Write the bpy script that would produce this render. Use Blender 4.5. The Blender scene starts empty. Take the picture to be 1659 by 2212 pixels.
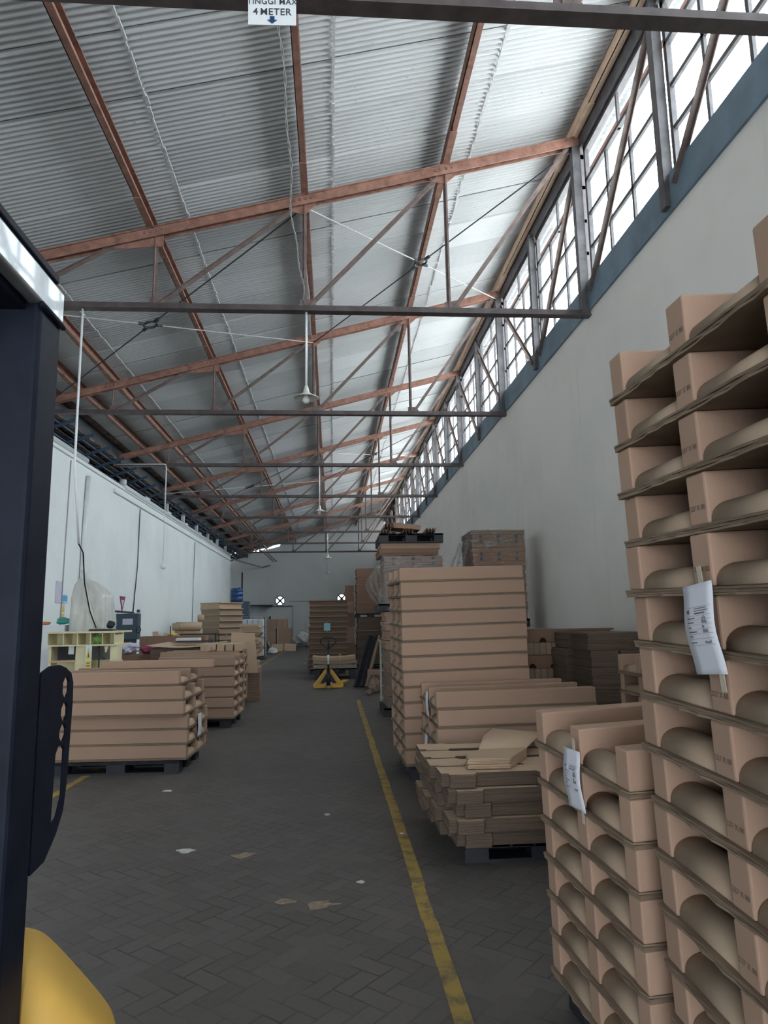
import bpy, bmesh, math, random
from mathutils import Vector, Matrix
random.seed(7)
SC = bpy.context.scene
COL = SC.collection

# ------------------------------------------------------------------ camera
cam_d = bpy.data.cameras.new('camera')
cam = bpy.data.objects.new('camera', cam_d); COL.objects.link(cam)
PITCH, YAW, ROLL = 0.1547, 0.0761, -0.0171
fw = Vector((math.sin(YAW)*math.cos(PITCH), math.cos(YAW)*math.cos(PITCH), math.sin(PITCH)))
rt = Vector((math.cos(YAW), -math.sin(YAW), 0)); up = rt.cross(fw)
r2 = rt*math.cos(ROLL)+up*math.sin(ROLL); u2 = -rt*math.sin(ROLL)+up*math.cos(ROLL)
M3 = Matrix((r2, u2, -fw)).transposed()
cam.matrix_world = Matrix.Translation((0, 0, 1.6)) @ M3.to_4x4()
cam_d.sensor_fit = 'VERTICAL'; cam_d.sensor_height = 36.0; cam_d.lens = 36.0*1500.45/2212
cam_d.clip_start = 0.05; cam_d.clip_end = 300
SC.camera = cam

# ------------------------------------------------------------------ light
SKY = 5.6
w = bpy.data.worlds.new('overcast_sky'); SC.world = w; w.use_nodes = True
wn = w.node_tree.nodes; wl = w.node_tree.links
bg = wn['Background']; bg.inputs['Color'].default_value = (0.93, 0.97, 1.0, 1); bg.inputs['Strength'].default_value = SKY
def portal(name, loc, rot, sx, sy):
    l = bpy.data.lights.new(name, 'AREA'); l.shape = 'RECTANGLE'; l.size = sx; l.size_y = sy
    l.cycles.is_portal = True
    o = bpy.data.objects.new(name, l); COL.objects.link(o); o.location = loc; o.rotation_euler = rot
portal('sky_portal_clerestory', (4.0, 21.0, 7.4), (0, math.pi/2, 0), 2.7, 56)
portal('sky_portal_gate', (-1.4, -7.2, 1.7), (math.pi/2, 0, 0), 4.8, 3.4)
sun_d = bpy.data.lights.new('sun', 'SUN'); sun_d.energy = 34; sun_d.angle = math.radians(6); sun_d.color = (1.0, .97, .93)
sun = bpy.data.objects.new('sun', sun_d); COL.objects.link(sun)      # high sun on the neighbouring roof outside the clerestory
sun.rotation_euler = (0.06, math.radians(-13), 0)
SC.view_settings.view_transform = 'Standard'; SC.view_settings.look = 'None'
SC.view_settings.gamma = 1.0; SC.view_settings.use_curve_mapping = False
SC.view_settings.exposure = 1.0

# ------------------------------------------------------------------ materials
class NT:
    def __init__(s, name):
        s.m = bpy.data.materials.new(name); s.m.use_nodes = True
        s.n = s.m.node_tree.nodes; s.l = s.m.node_tree.links
        s.b = s.n['Principled BSDF']
    def node(s, t, **k):
        x = s.n.new(t)
        for a, v in k.items(): setattr(x, a, v)
        return x
    def link(s, a, b): s.l.new(a, b)
    def math(s, op, a, b=None, c=None):
        x = s.n.new('ShaderNodeMath'); x.operation = op
        for i, v in enumerate((a, b, c)):
            if v is None: continue
            if isinstance(v, (int, float)): x.inputs[i].default_value = v
            else: s.l.new(v, x.inputs[i])
        return x.outputs[0]
    def mix(s, f, a, b):
        x = s.n.new('ShaderNodeMix'); x.data_type = 'RGBA'
        for i, v in ((0, f), (6, a), (7, b)):
            if isinstance(v, (int, float)): x.inputs[i].default_value = v
            elif isinstance(v, tuple): x.inputs[i].default_value = v if len(v) == 4 else (*v, 1)
            else: s.l.new(v, x.inputs[i])
        return x.outputs[2]
    def ramp(s, f, a, b):
        return s.math('MINIMUM', s.math('MAXIMUM', s.math('DIVIDE', s.math('SUBTRACT', f, a), b-a), 0.0), 1.0)
    def coord(s, kind='Object', scale=None):
        t = s.n.new('ShaderNodeTexCoord'); o = t.outputs[kind]
        if scale:
            mp = s.n.new('ShaderNodeMapping'); mp.inputs['Scale'].default_value = scale
            s.l.new(o, mp.inputs['Vector']); o = mp.outputs[0]
        return o
    def noise(s, vec, scale, detail=4, rough=.55):
        x = s.n.new('ShaderNodeTexNoise'); x.inputs['Scale'].default_value = scale
        x.inputs['Detail'].default_value = detail; x.inputs['Roughness'].default_value = rough
        s.l.new(vec, x.inputs['Vector']); return x.outputs['Fac']
    def bump(s, h, strength=.3, dist=.01):
        x = s.n.new('ShaderNodeBump'); x.inputs['Strength'].default_value = strength; x.inputs['Distance'].default_value = dist
        s.l.new(h, x.inputs['Height']); s.l.new(x.outputs[0], s.b.inputs['Normal'])

def simple(name, col, rough=.6, metal=0.0, var=.12, scale=6, bump=0.0, coat=0.0):
    t = NT(name); c = tuple(col)
    v = t.coord('Object'); n = t.noise(v, scale)
    lo = tuple(x*(1-var) for x in c); hi = tuple(min(1, x*(1+var)) for x in c)
    t.link(t.mix(t.ramp(n, .3, .7), lo, hi), t.b.inputs['Base Color'])
    t.b.inputs['Roughness'].default_value = rough; t.b.inputs['Metallic'].default_value = metal
    if bump: t.bump(t.noise(v, scale*8), bump, .004)
    if name.startswith('forklift_char'): t.b.inputs['Specular IOR Level'].default_value = .12
    if coat: t.b.inputs['Coat Weight'].default_value = coat
    return t.m

MAT = {}
def kraft(name, col, edge=False, line=(0, 0, 0), var=.10):
    t = NT(name); v = t.coord('Object')
    n = t.noise(v, 3.0); f = t.noise(t.coord('Object', (40, 40, 3)), 8.0, 2)
    info = t.node('ShaderNodeObjectInfo')
    r = t.math('ADD', t.math('MULTIPLY', info.outputs['Random'], .16), .92)
    k = t.math('MULTIPLY', r, t.math('ADD', .90, t.math('ADD', t.math('MULTIPLY', n, var), t.math('MULTIPLY', f, .10))))
    cc = t.node('ShaderNodeVectorMath', operation='SCALE'); cc.inputs[0].default_value = col
    t.link(k, cc.inputs['Scale'])
    out = cc.outputs[0]
    if edge:  # stacked sheet edges: fine horizontal lines
        s = t.noise(t.coord('Object', (1.5, 1.5, 130)), 1.0, 3, .7)
        out = t.mix(t.ramp(s, .35, .65), tuple(x*.55 for x in col), tuple(x*1.1 for x in col))
        t.bump(s, .6, .01)
    else:
        t.bump(f, .12, .004)
    t.link(out, t.b.inputs['Base Color']); t.b.inputs['Roughness'].default_value = .85
    t.b.inputs['Specular IOR Level'].default_value = .2
    return t.m
MAT['kraft'] = kraft('kraft_cardboard', (.42, .285, .214))
MAT['kraft_pale'] = kraft('pale_kraft_paper', (.54, .40, .285))
MAT['kraft_dull'] = kraft('dull_kraft_paper', (.36, .275, .205))
MAT['deck'] = kraft('raw_corrugated_edge', (.30, .225, .165), edge=True)
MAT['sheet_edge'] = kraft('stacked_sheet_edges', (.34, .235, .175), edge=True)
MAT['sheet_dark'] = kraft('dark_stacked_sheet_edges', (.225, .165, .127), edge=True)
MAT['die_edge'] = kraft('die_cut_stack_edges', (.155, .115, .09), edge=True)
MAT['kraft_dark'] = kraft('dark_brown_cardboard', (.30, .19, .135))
MAT['kraft_layer'] = kraft('wrapped_brown_cardboard', (.26, .185, .145))
MAT['rust'] = simple('red_oxide_steel', (.29, .150, .112), .65, 0, .35, 9, .15)
MAT['steel_dark'] = simple('dull_brown_steel', (.17, .125, .115), .6, 0, .3, 8, .1)
MAT['frame'] = simple('dark_window_steel', (.085, .082, .088), .55, 0, .3, 8, .1)
MAT['peach'] = simple('peach_lit_purlin', (.80, .58, .42), .7, 0, .12, 8)  # light falling on the purlin from below, put into a bright base colour
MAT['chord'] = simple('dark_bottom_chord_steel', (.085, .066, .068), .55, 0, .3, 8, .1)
MAT['brace'] = simple('glare_dulled_brown_steel', (.15, .112, .10), .6, 0, .3, 8, .1)  # brown dulled in the colour itself to stand for window glare
MAT['steel_wood'] = simple('peach_painted_timber', (.66, .45, .31), .7, 0, .2, 8)
MAT['black_plastic'] = simple('black_pallet_plastic', (.015, .018, .026), .5, 0, .2, 8)
MAT['black_steel'] = simple('black_painted_steel', (.022, .025, .034), .45, .0, .3, 12, .05)
MAT['fork_black'] = simple('forklift_charcoal_paint', (.010, .0135, .026), .5, .0, .25, 10, .08)
MAT['fork_gloss'] = simple('worn_gloss_grey_paint', (.34, .37, .40), .22, .35, .4, 6, .06, .4)
MAT['yellow'] = simple('forklift_yellow_paint', (.56, .34, .06), .6, 0, .10, 4, .03)
MAT['jack_yellow'] = simple('pallet_truck_yellow', (.70, .40, .03), .4, 0, .08, 4)
MAT['paper'] = simple('white_paper', (.70, .73, .82), .8, 0, .03, 4)
MAT['ink'] = simple('grey_print', (.10, .11, .14), .8, 0, .1, 4)
MAT['print'] = simple('faint_brown_print', (.20, .14, .11), .8, 0, .2, 40)
MAT['tape'] = simple('masking_tape', (.55, .50, .40), .6, 0, .06, 9)
MAT['sign_white'] = simple('white_sign_plate', (.78, .82, .86), .5, 0, .03, 4)
MAT['sign_ink'] = simple('sign_grey_letters', (.05, .055, .075), .6, 0, .05, 4)
MAT['sign_blue'] = simple('sign_blue_arrow', (.01, .05, .16), .5, 0, .05, 4)
MAT['pvc'] = simple('white_pvc', (.75, .78, .80), .4, 0, .06, 5)
MAT['enamel'] = simple('white_enamel', (.62, .62, .58), .35, 0, .08, 10)
MAT['bulb'] = simple('opal_glass', (.85, .85, .82), .2, 0, .02, 4)
MAT['cable'] = simple('dark_cable', (.03, .033, .04), .6, 0, .1, 4)
MAT['wire'] = simple('grey_twisted_wire', (.42, .41, .40), .6, 0, .15, 30)
MAT['cream'] = simple('cream_machine_paint', (.78, .72, .47), .5, 0, .08, 5)
MAT['dark'] = simple('dark_machinery', (.03, .035, .04), .6, 0, .3, 9)
MAT['steelgrey'] = simple('bare_grey_steel', (.35, .36, .37), .35, .7, .2, 9)
MAT['cabinet'] = simple('slate_blue_enamel', (.055, .09, .125), .45, 0, .12, 5)
MAT['white'] = simple('white_board', (.72, .76, .80), .5, 0, .05, 3)
MAT['blue'] = simple('blue_drum_plastic', (.012, .06, .19), .4, 0, .1, 5)
MAT['bluegrey'] = simple('dark_blue_sheet_metal', (.03, .05, .08), .5, 0, .15, 5)
MAT['bluesteel'] = simple('blue_roof_batten', (.04, .085, .14), .6, 0, .25, 9)
MAT['tile'] = simple('old_clay_roof_tile', (.17, .13, .12), .85, 0, .5, 3.0, .2)
MAT['green'] = simple('lime_green_rope', (.22, .40, .12), .7, 0, .25, 20)
MAT['teal'] = simple('teal_bag', (.05, .33, .29), .5, 0, .15, 8)
MAT['teal_card'] = simple('pale_teal_card', (.27, .56, .62), .7, 0, .04, 6)
MAT['red'] = simple('red_plastic', (.55, .06, .04), .5, 0, .15, 6)
MAT['orange'] = simple('orange_plastic', (.55, .20, .07), .5, 0, .15, 6)
MAT['warn_yellow'] = simple('warning_yellow', (.80, .62, .12), .5, 0, .06, 6)
MAT['warn_black'] = simple('warning_dark_ink', (.10, .08, .02), .6, 0, .06, 6)
MAT['skyblue'] = simple('sky_blue_card', (.10, .42, .75), .6, 0, .05, 6)
MAT['lilac'] = simple('lilac_paper', (.62, .60, .74), .7, 0, .05, 6)
MAT['maroon'] = simple('maroon_pennant', (.28, .05, .10), .7, 0, .08, 6)
MAT['green_metal'] = simple('dark_green_enamel', (.02, .08, .06), .5, 0, .2, 6)
MAT['rubber'] = simple('polyurethane_wheel', (.45, .30, .16), .6, 0, .1, 6)
MAT['scrap'] = simple('paper_scrap', (.55, .54, .52), .8, 0, .2, 30)
MAT['brown_scrap'] = simple('trodden_kraft_scrap', (.28, .22, .16), .9, 0, .3, 30)

def film(name, op=.30, tint=(.80, .82, .84)):
    t = NT(name); m = t.m; n = t.n
    v = t.coord('Object'); nz = t.noise(t.coord('Object', (3, 3, 9)), 3.0, 5, .6)
    tr = n.new('ShaderNodeBsdfTransparent'); gl = n.new('ShaderNodeBsdfGlossy'); df = n.new('ShaderNodeBsdfDiffuse')
    gl.inputs['Roughness'].default_value = .22; gl.inputs['Color'].default_value = (.9, .93, .95, 1)
    df.inputs['Color'].default_value = (*tint, 1)
    bp = n.new('ShaderNodeBump'); bp.inputs['Strength'].default_value = .9; bp.inputs['Distance'].default_value = .05
    t.link(nz, bp.inputs['Height']); t.link(bp.outputs[0], gl.inputs['Normal']); t.link(bp.outputs[0], df.inputs['Normal'])
    a = n.new('ShaderNodeMixShader'); a.inputs[0].default_value = .55
    t.link(gl.outputs[0], a.inputs[1]); t.link(df.outputs[0], a.inputs[2])
    b = n.new('ShaderNodeMixShader')
    t.link(t.math('ADD', op-.12, t.math('MULTIPLY', t.ramp(nz, .52, .72), .5)), b.inputs[0])
    t.link(tr.outputs[0], b.inputs[1]); t.link(a.outputs[0], b.inputs[2])
    t.link(b.outputs[0], n['Material Output'].inputs['Surface'])
    return m
MAT['film'] = film('clear_stretch_film', .15)
MAT['film_white'] = film('milky_loose_film', .30)
MAT['sack'] = simple('milky_dust_cover', (.60, .60, .575), .38, 0, .10, 3, .25)

def glass():
    t = NT('dusty_window_glass'); n = t.n
    tr = n.new('ShaderNodeBsdfTransparent'); tr.inputs['Color'].default_value = (.93, .96, .97, 1)
    gl = n.new('ShaderNodeBsdfGlossy'); gl.inputs['Roughness'].default_value = .15
    nz = t.noise(t.coord('Object'), 1.2, 4)
    a = n.new('ShaderNodeMixShader'); t.link(t.math('MULTIPLY', t.ramp(nz, .3, .8), .10), a.inputs[0])
    t.link(tr.outputs[0], a.inputs[1]); t.link(gl.outputs[0], a.inputs[2])
    t.link(a.outputs[0], n['Material Output'].inputs['Surface'])
    return t.m
MAT['glass'] = glass()

def wall_mat(name, base, dirt, axis='Y'):
    t = NT(name); v = t.coord('Object')
    n1 = t.noise(v, .55, 5, .6)
    st = t.noise(t.coord('Object', (3.2, 3.2, .28)), 1.4, 5, .65)
    sp = t.noise(v, 7.0, 3, .6)
    c = t.mix(t.ramp(n1, .45, .8), base, tuple(x*.88 for x in base))
    c = t.mix(t.math('MULTIPLY', t.ramp(st, .60, .80), .55), c, dirt)
    c = t.mix(t.math('MULTIPLY', t.ramp(sp, .72, .76), .35), c, tuple(x*.5 for x in base))
    t.link(c, t.b.inputs['Base Color']); t.b.inputs['Roughness'].default_value = .8
    t.bump(t.noise(v, 14, 4), .12, .01)
    return t.m
MAT['wall_r'] = wall_mat('aged_cream_plaster', (.86, .85, .81), (.66, .64, .60))
MAT['wall_l'] = wall_mat('white_painted_plaster', (.85, .90, .905), (.72, .76, .76))
MAT['wall_b'] = wall_mat('stained_white_plaster', (.76, .79, .80), (.52, .52, .50))
MAT['beam'] = simple('glare_lightened_concrete', (.15, .225, .29), .6, 0, .25, 2.0, .1)  # dark painted beam, its colour lightened to blue grey for window glare

def ceiling_mat():
    t = NT('grey_corrugated_cement_sheet'); v = t.coord('Object')
    at = t.node('ShaderNodeAttribute', attribute_name='tone')
    n = t.noise(v, .8, 5, .6); s = t.noise(t.coord('Object', (1.0, 14, 1)), 2.0, 4, .6)
    k = t.math('ADD', .74, t.math('ADD', t.math('MULTIPLY', at.outputs['Fac'], .30), t.math('ADD', t.math('MULTIPLY', n, .22), t.math('MULTIPLY', s, .12))))
    cc = t.node('ShaderNodeVectorMath', operation='SCALE'); cc.inputs[0].default_value = (.465, .48, .49); t.link(k, cc.inputs['Scale'])
    fl = t.noise(v, 26.0, 2)
    c = t.mix(t.math('MULTIPLY', t.ramp(fl, .70, .74), .5), cc.outputs[0], (.14, .13, .12))
    t.link(c, t.b.inputs['Base Color']); t.b.inputs['Roughness'].default_value = .62
    return t.m
MAT['roof'] = ceiling_mat()
MAT['roof_out'] = simple('weathered_grey_roof', (.50, .50, .49), .8, 0, .1, 1)
MAT['lap'] = simple('pale_sheet_lap_crust', (.66, .67, .68), .9, 0, .2, 30)

def floor_mat():
    t = NT('dark_herringbone_pavers')
    g = t.node('ShaderNodeNewGeometry')
    mp = t.node('ShaderNodeMapping'); mp.inputs['Rotation'].default_value = (0, 0, math.radians(41)); mp.inputs['Scale'].default_value = (1/.105,)*3
    t.link(g.outputs['Position'], mp.inputs['Vector'])
    wob = t.node('ShaderNodeTexNoise'); wob.inputs['Scale'].default_value = .35; t.link(mp.outputs[0], wob.inputs['Vector'])
    sub = t.node('ShaderNodeVectorMath', operation='SUBTRACT'); t.link(wob.outputs['Color'], sub.inputs[0]); sub.inputs[1].default_value = (.5, .5, .5)
    sc = t.node('ShaderNodeVectorMath', operation='SCALE'); t.link(sub.outputs[0], sc.inputs[0]); sc.inputs['Scale'].default_value = .28
    ad = t.node('ShaderNodeVectorMath', operation='ADD'); t.link(mp.outputs[0], ad.inputs[0]); t.link(sc.outputs[0], ad.inputs[1])
    sx = t.node('ShaderNodeSeparateXYZ'); t.link(ad.outputs[0], sx.inputs[0]); X, Y = sx.outputs[0], sx.outputs[1]
    i = t.math('FLOOR', X); j = t.math('FLOOR', Y); u = t.math('SUBTRACT', X, i); q = t.math('SUBTRACT', Y, j)
    k = t.math('FLOORED_MODULO', t.math('SUBTRACT', i, j), 4.0)
    is_ = [t.math('COMPARE', k, float(a), .1) for a in range(4)]
    w_ = .045
    L = t.math('LESS_THAN', u, w_); R = t.math('GREATER_THAN', u, 1-w_); B = t.math('LESS_THAN', q, w_); T = t.math('GREATER_THAN', q, 1-w_)
    no = lambda a: t.math('SUBTRACT', 1.0, a)
    J = t.math('MAXIMUM', t.math('MAXIMUM', t.math('MULTIPLY', L, no(is_[1])), t.math('MULTIPLY', R, no(is_[0]))),
               t.math('MAXIMUM', t.math('MULTIPLY', B, no(is_[2])), t.math('MULTIPLY', T, no(is_[3]))))
    bi = t.math('SUBTRACT', i, is_[1]); bj = t.math('SUBTRACT', j, is_[2])
    cb = t.node('ShaderNodeCombineXYZ'); t.link(bi, cb.inputs[0]); t.link(bj, cb.inputs[1])
    wn_ = t.node('ShaderNodeTexWhiteNoise', noise_dimensions='3D'); t.link(cb.outputs[0], wn_.inputs['Vector'])
    pos = g.outputs['Position']
    n1 = t.noise(pos, .7, 5, .6); n2 = t.noise(pos, 30, 3); n3 = t.noise(pos, 2.3, 4)
    k2 = t.math('ADD', .72, t.math('ADD', t.math('MULTIPLY', wn_.outputs['Value'], .26), t.math('ADD', t.math('MULTIPLY', n1, .45), t.math('MULTIPLY', n2, .18))))
    cc = t.node('ShaderNodeVectorMath', operation='SCALE'); cc.inputs[0].default_value = (.092, .083, .078); t.link(k2, cc.inputs['Scale'])
    c = t.mix(t.math('MULTIPLY', t.ramp(n3, .60, .75), .35), cc.outputs[0], (.13, .115, .105))
    Jn = t.math('MULTIPLY', J, t.ramp(n3, .36, .62))
    c = t.mix(t.math('MULTIPLY', Jn, .75), c, (.022, .02, .02))
    t.link(c, t.b.inputs['Base Color'])
    t.link(t.math('ADD', .48, t.math('MULTIPLY', n2, .25)), t.b.inputs['Roughness'])
    h = t.math('ADD', t.math('MULTIPLY', J, -1.0), t.math('ADD', t.math('MULTIPLY', wn_.outputs['Value'], .5), t.math('MULTIPLY', n2, .3)))
    t.bump(h, .55, .012)
    return t.m
MAT['floor'] = floor_mat()
def line_mat():
    t = NT('worn_yellow_line_paint'); v = t.coord('Object')
    n = t.noise(v, 6, 5, .7); n2 = t.noise(v, 1.1, 3)
    c = t.mix(t.ramp(n2, .35, .7), (.34, .235, .055), (.44, .30, .075))
    c = t.mix(t.math('MULTIPLY', t.ramp(n, .47, .64), .8), c, (.095, .085, .07))
    t.link(c, t.b.inputs['Base Color']); t.b.inputs['Roughness'].default_value = .7
    return t.m
MAT['line'] = line_mat()

# ------------------------------------------------------------------ mesh helpers
class MB:
    def __init__(s): s.v = []; s.f = []; s.tone = []
    def add(s, vs, fs, M=None):
        o = len(s.v)
        s.v += [tuple(M @ Vector(p)) if M is not None else tuple(p) for p in vs]
        s.f += [tuple(i+o for i in f) for f in fs]
        return s
    def box(s, x0, x1, y0, y1, z0, z1, M=None):
        vs = [(x, y, z) for z in (z0, z1) for y in (y0, y1) for x in (x0, x1)]
        return s.add(vs, [(0, 2, 3, 1), (4, 5, 7, 6), (0, 1, 5, 4), (2, 6, 7, 3), (0, 4, 6, 2), (1, 3, 7, 5)], M)
    def cbox(s, c, d, M=None):
        return s.box(c[0]-d[0]/2, c[0]+d[0]/2, c[1]-d[1]/2, c[1]+d[1]/2, c[2]-d[2]/2, c[2]+d[2]/2, M)
    def beam(s, p, q, w, h, upv=(0, 0, 1)):
        p = Vector(p); q = Vector(q); d = q-p; L = d.length; d.normalize()
        upv = Vector(upv)
        if abs(d.dot(upv)) > .98: upv = Vector((0, 1, 0))
        sx = d.cross(upv).normalized(); uz = sx.cross(d)
        M = Matrix((( d.x, sx.x, uz.x, p.x), (d.y, sx.y, uz.y, p.y), (d.z, sx.z, uz.z, p.z), (0, 0, 0, 1)))
        return s.box(0, L, -w/2, w/2, -h/2, h/2, M)
    def angle(s, p, q, w, t=.008, upv=(0, 0, 1)):   # L section
        p = Vector(p); q = Vector(q); d = q-p; L = d.length; d.normalize(); upv = Vector(upv)
        if abs(d.dot(upv)) > .98: upv = Vector((0, 1, 0))
        sx = d.cross(upv).normalized(); uz = sx.cross(d)
        M = Matrix(((d.x, sx.x, uz.x, p.x), (d.y, sx.y, uz.y, p.y), (d.z, sx.z, uz.z, p.z), (0, 0, 0, 1)))
        s.box(0, L, -w/2, w/2, w/2-t, w/2, M); return s.box(0, L, -t/2, t/2, -w/2, w/2-t, M)
    def tube(s, path, r, n=8, cap=True):
        path = [Vector(p) for p in path]; rings = []
        for i, p in enumerate(path):
            a = path[max(0, i-1)]; b = path[min(len(path)-1, i+1)]; d = (b-a).normalized()
            ref = Vector((0, 0, 1)) if abs(d.z) < .9 else Vector((0, 1, 0))
            x = d.cross(ref).normalized(); y = x.cross(d)
            rr = r[i] if isinstance(r, (list, tuple)) else r
            rings.append([p+x*rr*math.cos(2*math.pi*k/n)+y*rr*math.sin(2*math.pi*k/n) for k in range(n)])
        vs = [tuple(v) for rg in rings for v in rg]
        fs = [(i*n+k, i*n+(k+1) % n, (i+1)*n+(k+1) % n, (i+1)*n+k) for i in range(len(path)-1) for k in range(n)]
        if cap: fs += [tuple(range(n))[::-1], tuple((len(path)-1)*n+k for k in range(n))]
        return s.add(vs, fs)
    def lathe(s, prof, n=24, M=None):
        vs = [(r*math.cos(2*math.pi*k/n), r*math.sin(2*math.pi*k/n), z) for r, z in prof for k in range(n)]
        m = len(prof)
        fs = [(i*n+k, i*n+(k+1) % n, (i+1)*n+(k+1) % n, (i+1)*n+k) for i in range(m-1) for k in range(n)]
        ring = abs(prof[0][0]-prof[-1][0]) < .01 and abs(prof[0][1]-prof[-1][1]) < .005
        if prof[0][0] > 1e-6 and not ring: fs.append(tuple(range(n))[::-1])
        if prof[-1][0] > 1e-6 and not ring: fs.append(tuple((m-1)*n+k for k in range(n)))
        return s.add(vs, fs, M)
    def prism(s, poly, a, b, axis='z', M=None):
        def P(u, v, t):
            return (u, v, t) if axis == 'z' else ((u, t, v) if axis == 'y' else (t, u, v))
        n = len(poly)
        vs = [P(u, v, a) for u, v in poly]+[P(u, v, b) for u, v in poly]
        fs = [tuple(range(n))[::-1], tuple(range(n, 2*n))]+[(i, (i+1) % n, n+(i+1) % n, n+i) for i in range(n)]
        return s.add(vs, fs, M)
    def mesh(s, name, mat=None, smooth=False):
        me = bpy.data.meshes.new(name); me.from_pydata(s.v, [], s.f)
        bm = bmesh.new(); bm.from_mesh(me); bmesh.ops.recalc_face_normals(bm, faces=bm.faces); bm.to_mesh(me); bm.free()
        if mat: me.materials.append(MAT[mat])
        if smooth:
            for p in me.polygons: p.use_smooth = True
        return me
    def build(s, name, mat, parent=None, smooth=False, bevel=0, M=None, seg=2):
        o = bpy.data.objects.new(name, s.mesh(name, mat, smooth)); COL.objects.link(o)
        if parent is not None: o.parent = parent
        if M is not None: o.matrix_local = M
        if bevel:
            b = o.modifiers.new('bevel', 'BEVEL'); b.width = bevel; b.segments = seg; b.limit_method = 'ANGLE'; b.angle_limit = .6
        return o
def inst(me, name, parent=None, loc=None):
    o = bpy.data.objects.new(name, me); COL.objects.link(o)
    if parent is not None: o.parent = parent
    if loc: o.location = loc
    return o
def tag(o, label, cat, group=None):
    o['label'] = label; o['category'] = cat
    if group: o['group'] = group
    return o
def thing(name, label, cat, loc=(0, 0, 0), rz=0, group=None):
    o = bpy.data.objects.new(name, None); COL.objects.link(o); o.empty_display_size = .1
    o.location = loc; o.rotation_euler = (0, 0, rz)
    return tag(o, label, cat, group)
def struct(o): o['kind'] = 'structure'; return o
def dup(o, parent=None):
    c = o.copy(); COL.objects.link(c)
    if parent is not None: c.parent = parent
    for ch in list(o.children): dup(ch, c)
    return c
ORD = ['topmost', 'second', 'third', 'fourth', 'fifth', 'sixth', 'seventh', 'eighth', 'ninth', 'tenth', 'eleventh', 'twelfth', 'thirteenth', 'fourteenth', 'fifteenth', 'sixteenth']
def nth(i): return 'topmost' if i == 0 else ORD[i]+' from top'
def text(s, size, mat, parent, M, name='lettering', bold=0.0, depth=.0006):
    c = bpy.data.curves.new(name, 'FONT'); c.body = s; c.size = size; c.align_x = 'CENTER'; c.align_y = 'CENTER'
    c.space_character = 1.08; c.extrude = depth; c.offset = bold; c.materials.append(MAT[mat])
    tmp = bpy.data.objects.new(name, c); me = bpy.data.meshes.new_from_object(tmp); bpy.data.objects.remove(tmp)
    o = bpy.data.objects.new(name, me); COL.objects.link(o); o.parent = parent; o.matrix_local = M
    return o

# ------------------------------------------------------------------ dimensions of the hall
XR, XL = 3.689, -5.97
ZR, SL = 8.638, .2655
def roofz(x): return ZR-SL*(XR-x)   # plane of the purlin undersides
RU = .20                            # sheets lie this far above it
Y0T, DT = 4.2508, 4.8609           # first roof truss, spacing
ZC = 5.87                          # bottom chord
YB, YF = 48.0, -7.0                # far wall, wall behind the camera
PURL = [-5.10, -4.42, -2.47, -.36, 1.665, 3.60]

# ------------------------------------------------------------------ setting
f = MB().add([(-9, YF-4, 0), (9, YF-4, 0), (9, YB+2, 0), (-9, YB+2, 0)], [(0, 1, 2, 3)]).build('floor', 'floor'); struct(f)
struct(MB().box(XR, XR+.22, YF, YB, 0, 5.90).build('wall_right', 'wall_r'))
struct(MB().box(XR-.03, XR+.24, YF, YB, 5.90, 6.33).build('trim_1', 'beam'))
struct(MB().box(XL-.25, XL, YF, 41.2, 0, 5.42).build('wall_left', 'wall_l'))
struct(MB().box(XL-1.05, XL-.8, 41.2, YB, 0, 5.6).box(XL-.8, XL, 41.2, 41.4, 0, 5.42).build('wall_left_recess', 'wall_l'))
struct(MB().box(XL-.3, XL+.05, YF, 41.2, 5.42, 5.50).box(XL, XL+.07, 19.2, 41.2, 5.2, 5.30).build('trim_2', 'wall_l'))
# far wall with two round fan holes
def wall_with_holes(name, mat, y, outline, holes, th):
    bm = bmesh.new()
    def loop(pts):
        vs = [bm.verts.new((x, y, z)) for x, z in pts]
        return [bm.edges.new((vs[i], vs[(i+1) % len(vs)])) for i in range(len(vs))]
    es = loop(outline)
    for h in holes: es += loop(h)
    bmesh.ops.triangle_fill(bm, use_beauty=True, use_dissolve=False, edges=es)
    g = bmesh.ops.extrude_face_region(bm, geom=list(bm.faces))
    for e in g['geom']:
        if isinstance(e, bmesh.types.BMVert): e.co.y += th
    bmesh.ops.recalc_face_normals(bm, faces=bm.faces)
    me = bpy.data.meshes.new(name); bm.to_mesh(me); bm.free(); me.materials.append(MAT[mat])
    o = bpy.data.objects.new(name, me); COL.objects.link(o); return struct(o)
def circ(x, z, r, n=24): return [(x+r*math.cos(2*math.pi*k/n), z+r*math.sin(2*math.pi*k/n)) for k in range(n)]
FANS = [(-3.53, 3.03), (.65, 3.12)]
wall_with_holes('wall_back', 'wall_b', YB, [(-7.2, 0), (3.9, 0), (3.9, 8.90), (XR, 8.84), (.6, roofz(.6)+.23), (-3.5, roofz(-3.5)+.23), (-3.6, 6.76), (-4.4, 6.56), (-5.2, 6.32), (-5.4, roofz(-5.4)+.23), (-7.2, 6.1)],
                [circ(x, z, .30) for x, z in FANS], .25)
wall_with_holes('wall_front', 'wall_b', YF, [(-6.3, 0), (-3.8, 0), (-3.8, 3.4), (1.0, 3.4), (1.0, 0), (3.9, 0), (3.9, 8.85), (-6.3, 6.15)], [], -.2)
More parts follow.
